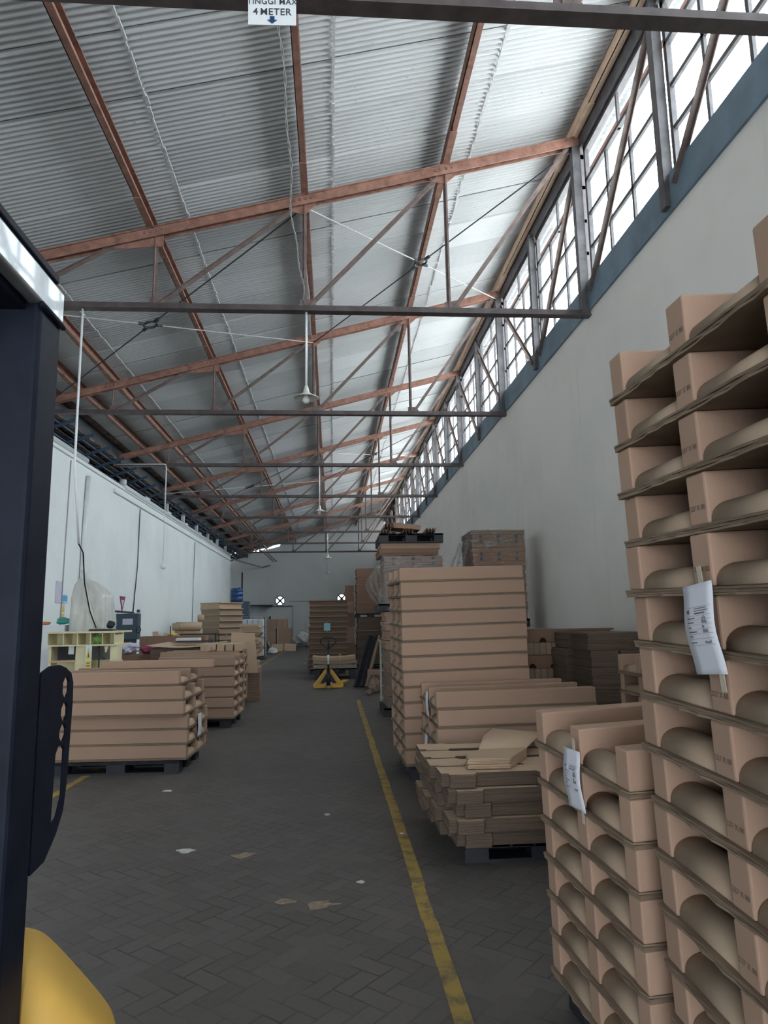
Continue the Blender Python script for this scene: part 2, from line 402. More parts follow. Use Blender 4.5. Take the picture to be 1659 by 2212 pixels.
# corrugated roof: rows of overlapping sheets
def roof():
    P = .078; nseg = 8; rows = [(-5.78, -4.15), (-4.3, -2.02), (-2.22, .04), (-.16, 2.08), (1.86, 4.75)]
    v = []; fc = []; tone = []
    ys0 = YF-.3
    sheet = .84
    for ri, (xa, xb) in enumerate(rows):
        y = ys0; si = 0
        while y < YB+.2:
            ye = y+sheet+.10
            nn = int((ye-y)/P*nseg); t = random.random(); j0 = random.uniform(-.02, .02); j1 = random.uniform(-.035, .035)
            o = len(v)
            for i in range(nn+1):
                yy = y+(ye-y)*i/nn
                z = .021*math.cos(2*math.pi*yy/P) + .016*(i/nn) + (0 if ri % 2 == 0 else 0)
                jag = random.uniform(-.006, .006)
                for q, x in enumerate((xa+j0, (xa+xb)/2, xb+j1+jag)):
                    lift = .02*(1-q/2.0)*1.0
                    v.append((x, yy, roofz(x)+z+lift+.02+RU))
            for i in range(nn):
                for q in range(2):
                    fc.append((o+i*3+q, o+i*3+q+1, o+(i+1)*3+q+1, o+(i+1)*3+q)); tone.append(t)
            y += sheet; si += 1
    me = bpy.data.meshes.new('ceiling'); me.from_pydata(v, [], fc)
    a = me.attributes.new('tone', 'FLOAT', 'FACE')
    a.data.foreach_set('value', tone)
    for p in me.polygons: p.use_smooth = True
    me.materials.append(MAT['roof'])
    o = bpy.data.objects.new('ceiling', me); COL.objects.link(o); struct(o)
roof()
# crusty lower ends of the sheets, just up-slope of each purlin
for k, x in enumerate((-4.15, -2.02, .04, 2.08)):
    m = MB(); y = YF
    while y < YB:
        L = random.uniform(.06, .22); w_ = random.uniform(.008, .028)
        m.box(x-.01+random.uniform(-.012, .012), x+w_, y, y+L, roofz(x)+RU-.004, roofz(x)+RU+.016); y += L*random.uniform(.95, 1.25)
    struct(m.build('trim_%d' % (3+k), 'lap'))
# a tiled lean-to edge of the next building above the left wall
m = MB(); y = 2
while y < 47:
    for k in range(4):
        xa = XL+.28-k*.30
        z = 5.98-.10*k
        m.box(xa-.34, xa, y, y+.235, z-.035+.03*random.random(), z-.01+.02*random.random())
    y += .25
struct(m.build('trim_7', 'tile'))
m = MB()
for k in range(4): m.box(XL+.10-.30*k, XL+.14-.30*k, 2, 47, 5.90-.10*k, 5.94-.10*k)
yy = 3.0
while yy < 47: m.beam((XL+.45, yy, 6.0), (XL-1.0, yy, 5.52), .05, .07); yy += 1.2
struct(m.build('trim_8', 'bluesteel'))
struct(MB().box(-5.86, -5.72, YF, YB, 5.99, 6.31).build('trim_9', 'dark'))
struct(MB().box(XL-1.5, XL-1.4, YF, YB, 5.0, 6.8).box(XL-1.5, -5.6, YF, YB, 6.34, 6.40).box(XL-1.5, XL-.3, YF, 41.2, 5.0, 5.06).build('trim_10', 'tile'))  # backing slabs added behind the tiles to block sky light leaking in

# ------------------------------------------------------------------ clerestory windows
WZ0, WZ1 = 6.33, 8.42
HB = DT/2
def window(n, ya, yb):
    root = bpy.data.objects.new('window_%d' % n, None); COL.objects.link(root); root['kind'] = 'structure'
    root.location = (XR+.06, ya, WZ0)
    L = yb-ya; H = WZ1-WZ0; g0 = .16
    fr = MB()
    fr.box(-.03, .03, 0, .06, 0, H).box(-.03, .03, L-.06, L, 0, H).box(-.03, .03, 0, L, 0, .06).box(-.03, .03, 0, L, H-.07, H)
    fr.box(-.025, .025, g0, g0+.05, 0, H-.55)
    fr.build('window_frame', 'frame', root)
    mu = MB(); zt = H-.56
    mu.box(-.03, .03, 0, L, zt, zt+.055)
    for k in (1, 2): mu.box(-.018, .018, 0, L, zt*k/3-.026, zt*k/3+.026)
    for k in (1, 2): y = g0+(L-g0)*k/3; mu.box(-.018, .018, y-.024, y+.024, 0, zt)
    mu.box(-.018, .018, L*.5-.02, L*.5+.02, zt, H)
    mu.build('muntin_grid', 'frame', root)
    MB().box(-.004, .004, .03, L-.03, .03, H-.03).build('glass_pane', 'glass', root)
    if ya > 38:   # old boards nailed over the far windows, with light between them
        sl = MB(); y = .02
        while y < L-.1: w_ = random.uniform(.10, .17); sl.box(.05, .07, y, y+w_, random.uniform(0, .25), H-random.uniform(0, .15)); y += w_+random.uniform(.015, .06)
        sl.build('window_boards', 'steel_wood', root)
n = 1
yb = Y0T-2*DT
while yb < YB-.5:
    e = min(yb+HB, YB)
    window(n, yb+.07, e-.07); n += 1; yb += HB
struct(MB().box(XR-.02, XR+.16, YF, YB, WZ1, roofz(XR)+RU-.01).build('trim_11', 'frame'))
# the lower roof next door, below the clerestory
struct(MB().add([(3.95, YF, 5.86), (16, YF, 4.3), (16, YB, 4.3), (3.95, YB, 5.86)], [(0, 1, 2, 3)]).build('trim_40', 'roof_out'))
# outside purlins of the overhang, seen through the top panes
struct(MB().box(4.3, 4.37, YF, YB, roofz(4.3)+.05, roofz(4.3)+.17).build('trim_12', 'rust'))

# ------------------------------------------------------------------ roof trusses
TL = ['roof truss overhead at the top edge of the photo, carrying the height sign',
      'large rusty roof truss nearest in full view, carrying the near conical lamp',
      'second full rusty roof truss, just beyond the near conical lamp',
      'third full roof truss, carrying the second conical lamp and the bulb pipe',
      'fourth full roof truss, crossing just behind the second conical lamp rod',
      'fifth full roof truss in the darker far part of the hall',
      'sixth full roof truss, carrying the small third conical lamp',
      'seventh full roof truss, low over the far stacks',
      'farthest and smallest roof truss, in front of the far white wall']
NODES = [-4.42, -2.402, -.36, 1.665]
def truss(i, y):
    t = thing('roof_truss', TL[i], 'roof truss', (0, y, 0), 0, 'roof trusses')
    x0 = XL+.1
    top = lambda x: roofz(x)-.075
    m = MB(); a = (x0, 0, top(x0)); b = (XR-.02, 0, top(XR-.02))
    for s in (-.05, .05): m.beam((a[0], s, a[2]), (b[0], s, b[2]), .014, .13)
    m.beam((a[0], 0, a[2]+.065), (b[0], 0, b[2]+.065), .17, .014)
    m.build('top_chord', 'rust', t)
    m = MB()
    for s in (-.035, .035): m.beam((x0, s, ZC), (XR, s, ZC), .012, .085)
    m.beam((x0, 0, ZC-.04), (XR, 0, ZC-.04), .13, .012)
    m.build('bottom_chord', 'chord', t)
    for x in NODES:
        MB().angle((x, 0, ZC), (x, 0, top(x)), .06).build('web_post', 'steel_dark', t)
    MB().beam((XR-.07, 0, ZC-.05), (XR-.07, 0, top(XR)+.05), .12, .11).build('end_post', 'frame', t)
    prs = [(-.36, 1.665), (-2.402, -.36), (1.665, XR-.12), (-4.42, -2.85)]
    for xa, xb in prs:
        MB().angle((xa+.06, .0, ZC+.03), (xb-.05, 0, top(xb)-.05), .058).build('web_diagonal', 'brace' if xa < 0 else 'steel_dark', t)
    g = MB()
    g.prism([(-2.95, top(-2.95)-.1), (-2.95, top(-2.95)+.04), (-2.30, top(-2.3)+.04), (-2.30, top(-2.3)-.22)], -.006, .006, 'y')
    g.build('gusset_plate', 'rust', t)
    for x in (-.36, 1.665):
        MB().prism([(x-.22, top(x)-.16), (x-.22, top(x)), (x+.16, top(x)+.03), (x+.16, top(x)-.05), (x, top(x)-.2)], -.006, .006, 'y').build('gusset_plate', 'rust', t)
    for x in NODES:
        MB().prism([(x-.06, ZC), (x+.2, ZC), (x+.12, ZC+.14), (x-.06, ZC+.14)], -.006, .006, 'y').build('gusset_plate', 'steel_dark', t)
    bo = MB()
    for x in NODES:
        for k in range(4): bo.box(x-.16+.08*k, x-.13+.08*k, -.066, -.05, top(x-.12+.08*k)-.015, top(x-.12+.08*k)+.02)
    bo.build('bolt_heads', 'steel_dark', t)
    return t
for i in range(9): truss(i, Y0T+DT*i)
# knee struts in the clerestory plane
HLFS = []
for i in range(9):
    ya = Y0T+DT*i; ym = ya+HB
    struct(MB().box(XR-.09, XR+.02, ym-.06, ym+.06, 5.95, 8.5).build('trim_%d' % (13+i), 'frame'))
GB = 'diagonal braces of the clerestory windows'
def brace(a, b, lab):
    o = MB().angle((XR-.05, a[0], a[1]), (XR-.05, b[0], b[1]), .075, .012, (1, 0, 0)).build('window_brace', 'brace'); tag(o, lab, 'brace', GB)
zb, zt = 6.12, 8.3
Yn = lambda k: Y0T+DT*k
brace((Yn(0)+HB, zt), (Yn(1)-.2, zb), 'rusty diagonal brace across the large window at the upper right edge')
brace((Yn(0), zt), (Yn(0)+HB-.2, zb), 'rusty diagonal brace crossing the bright window in the top right corner')
brace((Yn(1), zt), (Yn(1)+HB-.2, zb), 'rusty diagonal brace just left of the large end post near the upper right')
brace((Yn(2), zt), (Yn(1)+HB+.2, zb), 'steep grey brace crossing the end of the nearest full bottom chord')
far = ['third', 'fourth', 'fifth', 'sixth', 'seventh', 'eighth']
for k in range(2, 8):
    brace((Yn(k)+HB, zt), (Yn(k)+.15, zb), 'steep window brace leaning away from the near side of the %s roof truss' % ['second', 'third', 'fourth', 'fifth', 'sixth', 'seventh'][k-2])
    brace((Yn(k+1), zt), (Yn(k)+HB+.15, zb), 'steep window brace meeting the top of the %s roof truss' % ['third', 'fourth', 'fifth', 'sixth', 'seventh', 'eighth'][k-2])

# ------------------------------------------------------------------ purlins
PLB = ['lowest roof purlin along the left eave', 'second roof purlin up from the left eave', 'roof purlin at the upper left, running down from the top edge',
       'central roof purlin with the twisted wire beside it', 'roof purlin between the centre and the windows, throwing a dark shadow', 'purlin lit pale peach from below along the top of the clerestory windows']
for k, x in enumerate(PURL):
    p = thing('purlin', PLB[k], 'purlin', (0, 0, 0), 0, 'roof purlins')
    z = roofz(x)
    m = MB(); m.box(x-.035, x-.025, YF, YB-.05, z, z+RU-.014).box(x-.035, x+.045, YF, YB-.05, z, z+.012).box(x-.035, x+.045, YF, YB-.05, z+RU-.028, z+RU-.014).box(x+.035, x+.045, YF, YB-.05, z+.012, z+.04)
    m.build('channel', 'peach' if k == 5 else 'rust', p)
    for i in range(9):
        y = Y0T+DT*i
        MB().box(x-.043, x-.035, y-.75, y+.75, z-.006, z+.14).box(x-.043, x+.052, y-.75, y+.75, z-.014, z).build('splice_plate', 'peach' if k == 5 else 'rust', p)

# ------------------------------------------------------------------ rod braces in the roof plane
def xbrace(xa, xb, i, lab):
    ya, ye = Y0T+DT*i, Y0T+DT*(i+1); xc, yc = (xa+xb)/2, (ya+ye)/2
    P = lambda x, y: Vector((x, y, roofz(x)-.16))
    t = thing('rod_brace', lab, 'brace', P(xc, yc), 0, 'rod braces with centre rings')
    c = P(xc, yc)
    for (x, y) in ((xa, ya), (xb, ya), (xa, ye), (xb, ye)):
        d = (P(x, y)-c); MB().tube([d*.04, d], .011, 6).build('rod', 'cable' if (x == xa) == (y == ye) else 'wire', t)
    m = MB()
    m.tube([(.11*math.cos(a), .11*math.sin(a), .11*math.cos(a)*SL) for a in [2*math.pi*k/16 for k in range(17)]], .02, 6, False)
    m.build('ring', 'dark', t)
    for (x, y) in ((xa, ya), (xb, ya), (xa, ye), (xb, ye)):
        d = (P(x, y)-c).normalized(); MB().beam(d*.1, d*.22, .04, .04).build('nut', 'dark', t)
xbrace(-.36, XR-.1, 1, 'rod brace crossing the bright roof, ring under the purlin right of centre')
xbrace(-5.8, -.36, 1, 'rod brace in the darker left roof, ring hanging left of the near lamp')
xbrace(-.36, XR-.1, 4, 'distant rod brace on the window side, above the second lamp')
xbrace(-5.8, -.36, 4, 'distant rod brace on the left side of the dark far roof')

# ------------------------------------------------------------------ painted floor lines
def floor_line(x, y0, y1, lab, w_=.078):
    m = MB(); y = y0
    while y < y1:
        e = min(y1, y+.5); a = random.uniform(-.006, .006)
        m.box(x-w_/2+a, x+w_/2+a, y, e, .0005, .003); y = e
    return tag(m.build('floor_line', 'line'), lab, 'floor line', 'yellow aisle lines')
floor_line(.515, YF+1, 14.6, 'worn yellow floor line running along the stacks on the right of the aisle')
floor_line(-2.655, 5.2, 46, 'yellow floor line along the left side of the aisle, passing behind the low stacks')

# ------------------------------------------------------------------ paper pallets (stacked cardboard units)
_proto = {}
def unit_meshes(L, W, h, sg):
    key = (round(L, 3), round(W, 3), round(h, 3), sg)
    if key in _proto: return _proto[key]
    rnd = random.Random(3); dk = .022; rw = .098*W+.004; T = Matrix.Scale(sg, 4, (1, 0, 0))
    d = MB()
    for lay in range(3):                     # three plies with torn edges
        z0 = lay*dk/3; z1 = z0+dk/3-.0008; nx = 26; ny = 18
        pts = []
        e = lambda: rnd.uniform(-.007, .003)
        for i in range(nx): pts.append((L*i/nx, .004+e()))
        for i in range(ny): pts.append((L+.004-e(), W*i/ny))
        for i in range(nx): pts.append((L-L*i/nx, W-.004-e()))
        for i in range(ny): pts.append((-.007+e(), W-W*i/ny))
        d.prism(pts, z0, z1, 'z', T)
    # slightly soft runners
    r = MB(); r.box(0, L, 0, rw, dk, h-.001, T)
    tb = MB(); g = (W-3*rw)/2; n = 14; th = (h-dk)*.40; rx = .062
    prof = [(.006, dk)]+[(.006+rx-rx*math.cos(math.pi*k/n), dk+.003+th*math.sin(math.pi*k/n)**.85) for k in range(n+1)]+[(.006+2*rx, dk)]
    tb.prism([(x, z) for x, z in prof], -g/2+.004, g/2-.004, 'y', T)
    out = dict(deck=d.mesh('deck', 'deck'), runner=r.mesh('runner', 'kraft'), tube=tb.mesh('tube', 'kraft_dull' if sg > 0 else 'kraft_pale'), rw=rw, g=g)
    for p in out['tube'].polygons: p.use_smooth = len(p.vertices) == 4
    _proto[key] = out; return out
def paper_pallet(L, W, h, sg, label, group, code=False, tubes=True, runners=(0, 1, 2)):
    k = unit_meshes(L, W, h, sg); t = thing('paper_pallet', label, 'paper pallet', group=group)
    inst(k['deck'], 'deck', t)
    for i in runners:
        o = inst(k['runner'], 'runner', t, (0, i*(k['rw']+k['g']), 0))
        b = o.modifiers.new('bevel', 'BEVEL'); b.width = .006; b.segments = 2
        if code and i == 1:
            M = Matrix.Translation((-.0012, k['rw']*.5, h*.42)) @ Matrix.Rotation(-math.pi/2, 4, 'Z') @ Matrix.Rotation(math.pi/2, 4, 'X')
            text('227 X 88', .019, 'print', o, M, 'printed_code', 0, .0003)
    for i in (0, 1):
        if tubes:
            o = inst(k['tube'], 'tube', t, (0, k['rw']+k['g']/2+i*(k['rw']+k['g']), 0))
    return t
def base_matrix(X, Y, z0, yaw, tilt, tw):
    cu = Vector((math.cos(yaw), math.sin(yaw), 0)); cw = Vector((-math.sin(yaw), math.cos(yaw), 0)); n = Vector((0, 0, 1))
    u = cu*math.cos(tilt)+n*math.sin(tilt); n2 = -cu*math.sin(tilt)+n*math.cos(tilt)
    w_ = cw*math.cos(tw)+n2*math.sin(tw); n3 = -cw*math.sin(tw)+n2*math.cos(tw)
    return Matrix(((u.x, w_.x, n3.x, X), (u.y, w_.y, n3.y, Y), (u.z, w_.z, n3.z, z0), (0, 0, 0, 1)))
def stack(B, n, L, W, h, sg, where, group, code=False, jit=.006, seed=1):
    rnd = random.Random(seed); src = None; out = []
    for k in range(n):
        lab = '%s cardboard paper pallet %s' % (nth(n-1-k), where)
        if src is None: src = o = paper_pallet(L, W, h, sg, lab, group, code)
        else: o = dup(src); o['label'] = lab
        o.matrix_world = B @ Matrix.Translation((rnd.uniform(-jit, jit)*1.2, rnd.uniform(-jit, jit), k*h)) @ Matrix.Rotation(rnd.uniform(-jit, jit), 4, 'Z')
        out.append(o)
    return out

def plastic_pallet(loc, W, D, h, rz, label, group='black plastic pallets'):
    t = thing('plastic_pallet', label, 'pallet', loc, rz, group)
    m = MB(); s = 7
    for k in range(s): m.box(W*k/s+.008, W*(k+1)/s-.008, 0, D, h-.025, h)
    m.box(0, W, 0, .03, h-.03, h-.002).box(0, W, D-.03, D, h-.03, h-.002)
    m.build('deck', 'black_plastic', t)
    for i in range(3):
        for j in range(3):
            bw = .16 if i != 1 else .2
            x = (0, W/2-bw/2, W-bw)[i]; y = (0, D/2-.075, D-.15)[j]
            MB().box(x, x+bw, y, y+.15, .02, h-.025).build('block', 'black_plastic', t)
    for j in range(3):
        y = (0, D/2-.075, D-.15)[j]; MB().box(0, W, y, y+.15, 0, .02).build('skid', 'black_plastic', t)
    return t

GA, GB2, GC, GD, GK, GL = ['paper pallets in the tall stack at the right edge', 'paper pallets in the waist-high stack at lower right', 'paper pallets in the low stack right of the aisle',
  'paper pallets in the tall stack right of the aisle', 'paper pallets in the near left stack', 'paper pallets in the second left stack']
B_A = base_matrix(1.006, 1.288, .07, -.019, .043, .024)
SA = stack(B_A, 15, 1.4, .924, .157, 1, 'of the tall front stack at the right edge', GA, True, .007, 4)
plastic_pallet((1.04, 1.30, 0), 1.3, .88, .064, -.019, 'black plastic pallet hidden under the tall front stack at the right edge')
B_B = base_matrix(.985, 2.329, .095, .079, .035, .043)
SB = stack(B_B, 7, 1.35, .808, .1535, 1, 'of the waist-high stack at lower right', GB2, False, .006, 9)
plastic_pallet((1.03, 2.36, 0), 1.25, .74, .088, .079, 'black plastic pallet under the waist-high stack at lower right')
B_C = base_matrix(.915, 6.20, .19, .01, .008, 0)
SCk = stack(B_C, 5, 1.44, 1.0, .156, 1, 'of the low stack behind the flat cartons', GC, False, .006, 11)
plastic_pallet((.95, 6.23, 0), 1.35, .93, .185, 0, 'black plastic pallet under the low stack behind the flat cartons')
B_D = base_matrix(.735, 7.233, .145, .035, .018, .02)
SD = stack(B_D, 13, 1.321, 1.06, .153, 1, 'of the tall thirteen-high stack right of the aisle', GD, False, .005, 5)
plastic_pallet((.79, 7.26, 0), 1.2, 1.0, .14, .029, 'black plastic pallet under the tall thirteen-high stack')
# left: near stack (three layers shifted toward the aisle, two set back, an unfinished one on top)
Lk = 1.45
B_K = base_matrix(-1.588, 8.0, .14, -.05, 0, 0)
for k in range(6):
    lab = '%s cardboard paper pallet of the near left stack' % nth(5-k)
    if k < 5:
        o = paper_pallet(Lk, .96 if k < 3 else 1.0, .157, -1, lab, GK)
        o.matrix_world = (B_K if k < 3 else base_matrix(-1.625, 7.93, .14, -.05, 0, 0)) @ Matrix.Translation((random.uniform(-.008, .008), 0, k*.157))
    else:
        o = paper_pallet(Lk, .96, .157, -1, lab+', under a loose runner', GK)
        o.matrix_world = base_matrix(-1.69, 8.0, .14+5*.157, -.05, 0, 0)
plastic_pallet((-3.02, 8.06, 0), 1.36, .90, .135, -.05, 'black plastic pallet under the near left stack')
o = MB().box(0, 1.3, 0, .10, 0, .09).build('cardboard_runner', 'kraft', None, bevel=.006); o.location = (-2.72, 8.62, 1.085); o.rotation_euler = (0, 0, -.03)
tag(o, 'loose square cardboard runner on top of the near left stack, sticking toward the aisle', 'cardboard runner')
B_L = base_matrix(-1.533, 11.2, .14, -.032, -.004, 0)
SL_ = stack(B_L, 6, 1.167, 1.10, .157, -1, 'of the second left stack beyond the near one', GL, False, .004, 6)
plastic_pallet((-2.66, 11.28, 0), 1.08, 1.0, .135, -.032, 'black plastic pallet under the second left stack')
# third left stack
GM = 'paper pallets in the third left stack'
B_M = base_matrix(-1.72, 13.3, .14, -.03, 0, 0)
stack(B_M, 6, 1.45, 1.0, .157, -1, 'of the third left stack, behind the second one', GM, False, .006, 8)
plastic_pallet((-3.1, 13.36, 0), 1.35, .92, .135, -.03, 'black plastic pallet under the third left stack')
# short stack by the right wall
GJ = 'paper pallets by the right wall'
B_J = base_matrix(2.50, 5.25, .14, 0, 0, 0)
stack(B_J, 7, 1.12, .80, .162, 1, 'of the small stack by the right wall', GJ, False, .006, 12)
plastic_pallet((2.53, 5.28, 0), 1.05, .74, .135, 0, 'black plastic pallet under the small stack by the right wall')

# notched runner pieces on the third left stack
nl = ['leftmost, set apart from the other three', 'second from left', 'third from left', 'rightmost, nearest the leaning board']
for k in range(4):
    y = 13.32; x = (-2.44, -2.14, -1.98, -1.82)[k]
    p = [(0, 0), (.30, 0), (.30, .045), (.33, .085), (.36, .045), (.36, 0), (.78, 0), (.78, .13), (0, .13)]
    o = MB().prism(p, 0, .135, 'x').build('cardboard_runner', 'kraft_pale', None, bevel=.004)
    o.location = (x, y, 1.085); o.rotation_euler = (0, 0, .02*k-.03)
    tag(o, 'notched cardboard runner on the third left stack, '+nl[k], 'cardboard runner', 'notched runners on the third left stack')
# leaning board
o = MB().prism([(0, 0), (.60, 0), (.50, .82), (.02, .84)], 0, .012, 'z').build('cardboard_sheet', 'kraft_pale')
o.matrix_world = Matrix.Translation((-2.12, 14.72, .58)) @ Matrix.Rotation(-.05, 4, 'Z') @ Matrix.Rotation(math.radians(78), 4, 'X')
tag(o, 'large pale cardboard sheet leaning upright behind the third left stack', 'cardboard sheet')
MBs = MB().box(-2.2, -1.5, 14.85, 15.3, 0, .58); tag(MBs.build('cardboard_bundle', 'sheet_edge'), 'bundle of cardboard sheets on the floor behind the leaning sheet', 'cardboard bundle')

# ------------------------------------------------------------------ taped paper labels
def paper_label(M, w_, h_, label, bend=.03, rows=6, tapes=True, detail=True):
    t = thing('paper_label', label, 'label', group='white paper labels'); t.matrix_world = M
    nx, ny = 4, 14; v = []; fc = []
    fx = lambda a, b: (w_*(a-.5)+.03*(1-b)**2*w_*2*bend/.03*.3, h_*(b-1), .004+bend*math.sin(math.pi*b)**2*.35)
    for j in range(ny+1):
        for i in range(nx+1): v.append(fx(i/nx, j/ny))
    for j in range(ny):
        for i in range(nx): q = j*(nx+1)+i; fc.append((q, q+1, q+nx+2, q+nx+1))
    me = MB(); me.v = v; me.f = fc
    sh = me.build('sheet', 'paper', t, True); so = sh.modifiers.new('solid', 'SOLIDIFY'); so.thickness = .0006; so.offset = -1
    def bar(m, a0, a1, b, hh):
        p = fx(a0, b); q = fx(a1, b)
        m.add([(p[0], p[1]-hh, p[2]+.0014), (q[0], q[1]-hh, q[2]+.0014), (q[0], q[1]+hh, q[2]+.0014), (p[0], p[1]+hh, p[2]+.0014)], [(0, 1, 2, 3)])
    if detail:
        m = MB()
        rnd = random.Random(2)
        for k, (a0, a1, b) in enumerate([(.38, .78, .725), (.36, .82, .70), (.38, .72, .672)]): bar(m, a0, a1, b, .0009 if k < 2 else .0016)
        for k, b in enumerate((.622, .575, .52, .47, .42, .352)):
            a = .14; e = .14+(.24, .20, .10, .27, .11, .20)[k]
            while a < e: x = rnd.uniform(.02, .05); bar(m, a, min(e, a+x), b, .0015); a += x+.008
        m.build('printed_lines', 'ink', t)
        m = MB()
        for k in range(6):
            b = (.622, .575, .52, .47, .42, .352)[k]
            if k == 4: continue
            a = .60
            for q in range((4, 5, 2, 5, 0, 6)[k]):
                x = a+.035*q; p = fx(x, b); r = fx(x+.018, b)
                m.tube([(p[0], p[1]-.004, p[2]+.001), (r[0], r[1]+rnd.uniform(0, .006), r[2]+.001), (r[0]+.002, r[1]-rnd.uniform(.002, .005), r[2]+.001)], .00045, 4)
        m.build('handwriting', 'ink', t)
        m = MB()
        for b in (.745, .648, .60, .548, .496, .445, .392, .32): bar(m, .12, .93, b, .0003)
        m.build('ruled_lines', 'steelgrey', t)
    m = MB()
    for r_ in range(3):
        for c_ in range(3):
            if (r_+c_) % 4 != 3: bar(m, .12+.028*c_, .142+.028*c_, .71-.012*r_, .0024)
    m.build('letterhead_mark', 'ink', t)
    if tapes:
        for yy, x in ((.012, .02), (-h_-.012, .30*w_)):
            MB().box(x-.011, x+.011, yy-.03, yy+.03, .001, .0022).build('tape_strip', 'tape', t)
    return t
def on_end(B, W, yf, z, roll=0.0):   # frame on the aisle end plane of a stack: x to the camera side, y up, z to the aisle
    F = Matrix(((0, 0, -1, 0), (-1, 0, 0, 0), (0, 1, 0, 0), (0, 0, 0, 1)))
    return B @ Matrix.Translation((-.016, yf*W, z)) @ F @ Matrix.Rotation(roll, 4, 'Z')
paper_label(on_end(B_A, .924, .50, 1.60, .10), .15, .225, 'handwritten white paper label taped to the tall front stack at right', .03)
paper_label(on_end(B_B, .808, .50, .995, .07), .15, .215, 'white printed paper label taped to the waist-high stack at lower right', .03)
paper_label(on_end(B_C, 1.0, .48, .74, .04), .14, .22, 'white paper label taped high on the low stack behind the flat cartons', .02, detail=False)
paper_label(on_end(B_C, 1.0, .62, .33, .02), .17, .26, 'white paper label low on the low stack, beside the flat cartons', .02, detail=False)
F2 = Matrix(((0, 0, 1, 0), (1, 0, 0, 0), (0, 1, 0, 0), (0, 0, 0, 1)))
paper_label(B_K @ Matrix.Translation((.016, .50*.96, .43)) @ F2, .16, .26, 'white paper label taped to the end of the near left stack', .02, detail=False)

# ------------------------------------------------------------------ bundles of cardboard
def bundle(name, label, x0, x1, y0, y1, z0, z1, mat='sheet_edge', group=None, ply=.016, jit=.006, rz=0, cat='cardboard bundle', notch=None, top=None):
    t0 = ((x0+x1)/2, (y0+y1)/2, z0); X, Y = (x1-x0)/2, (y1-y0)/2
    m = MB(); n = max(2, int((z1-z0)/ply)); rnd = random.Random(hash((round(x0*100), round(y0*100), round(z0*100))))
    wob = rnd.uniform(0, 6)
    for k in range(n):
        a = (z1-z0)*k/n; b = (z1-z0)*(k+1)/n-.0006
        dx = rnd.uniform(-jit, jit)+jit*1.2*math.sin(wob+k*.5); dy = rnd.uniform(-jit, jit)
        if notch:
            m.prism([(u+dx, v_+dy) for u, v_ in notch(X, Y)], a, b, 'z')
        else: m.box(-X+dx, X+dx, -Y+dy, Y+dy, a, b)
    o = m.build(name, mat); o.location = t0; o.rotation_euler = (0, 0, rz)
    if top: o.data.materials.append(MAT[top]); 
    if top:
        for p in o.data.polygons:
            if p.normal.z > .9: p.material_index = 1
    tag(o, label, cat, group); return o
def notched(X, Y):
    a = .10; d = .05
    return [(-X, -Y+d), (-X+.05, -Y+d), (-X+.05, -Y), (-X+a+.12, -Y), (-X+a+.14, -Y+d), (X*.15, -Y+d), (X*.18, -Y), (X*.18+.2, -Y), (X*.18+.22, -Y+d), (X-.06, -Y+d), (X-.06, -Y), (X, -Y),
            (X, Y), (X-.15, Y), (X-.17, Y-d*.6), (-X+.25, Y-d*.6), (-X+.22, Y), (-X, Y)]
plastic_pallet((.87, 4.85, 0), 1.1, .95, .12, .0, 'black plastic pallet under the flat die-cut cartons')
ROWN = ['front row', 'second row', 'third row', 'rear row']
GE = 'flat die-cut cartons on the black pallet'
offs = [.13, .03, .115, .05, .0]
for r in range(4):
    for lv in range(5):
        x0 = .70+.5*offs[lv]*(1.3 if r == 0 else .6)+random.uniform(-.015, .015)+(.03 if r == 0 else -.01*r)
        y0 = 4.70+.31*r+(.045*((lv+1) % 2) if r == 0 else 0)+random.uniform(-.01, .01)
        bundle('carton_bundle', '%s die-cut carton bundle, %s of the carton pallet' % (nth(4-lv), ROWN[r]), x0, x0+1.12, y0, y0+.285, (.122+lv*.0936)+.003, .122+(lv+1)*.0936-.004,
               'die_edge', GE, .0075, .002, random.uniform(-.012, .012), 'carton bundle', notched, 'kraft_pale')
# kraft sheets thrown over the cartons
t = MB()
out = [(.92, 4.88), (1.20, 4.86), (1.28, 4.98), (1.42, 5.22), (1.66, 5.62), (1.60, 5.98), (1.42, 5.93), (1.22, 5.55), (1.06, 5.20), (.94, 5.08)]
for k in range(7):
    d = .003*k
    t.prism([(x+random.uniform(-.006, .006), y+random.uniform(-.006, .006)) for x, y in out[:4]+out[7:]], .592+.010*k, .592+.010*k+.008, 'z')
base = t.build('kraft_sheets', 'kraft_pale')
tag(base, 'pile of smooth kraft sheets lying bent on top of the flat cartons', 'kraft sheets')
m = MB(); nn = 10; v = []; fc = []
L0 = [(1.42, 5.22), (1.58, 5.45), (1.70, 5.70), (1.74, 5.95)]; R0 = [(1.06, 5.20), (1.16, 5.50), (1.30, 5.80), (1.50, 6.02)]
zz = [.664, .705, .715, .66]
for k in range(4):
    v += [(*L0[k], zz[k]-.03*(k > 1)), (*R0[k], zz[k])]
m.v = v; m.f = [(2*k, 2*k+1, 2*k+3, 2*k+2) for k in range(3)]
bt = m.build('bent_flap', 'kraft_pale', base, True); so = bt.modifiers.new('solid', 'SOLIDIFY'); so.thickness = .008
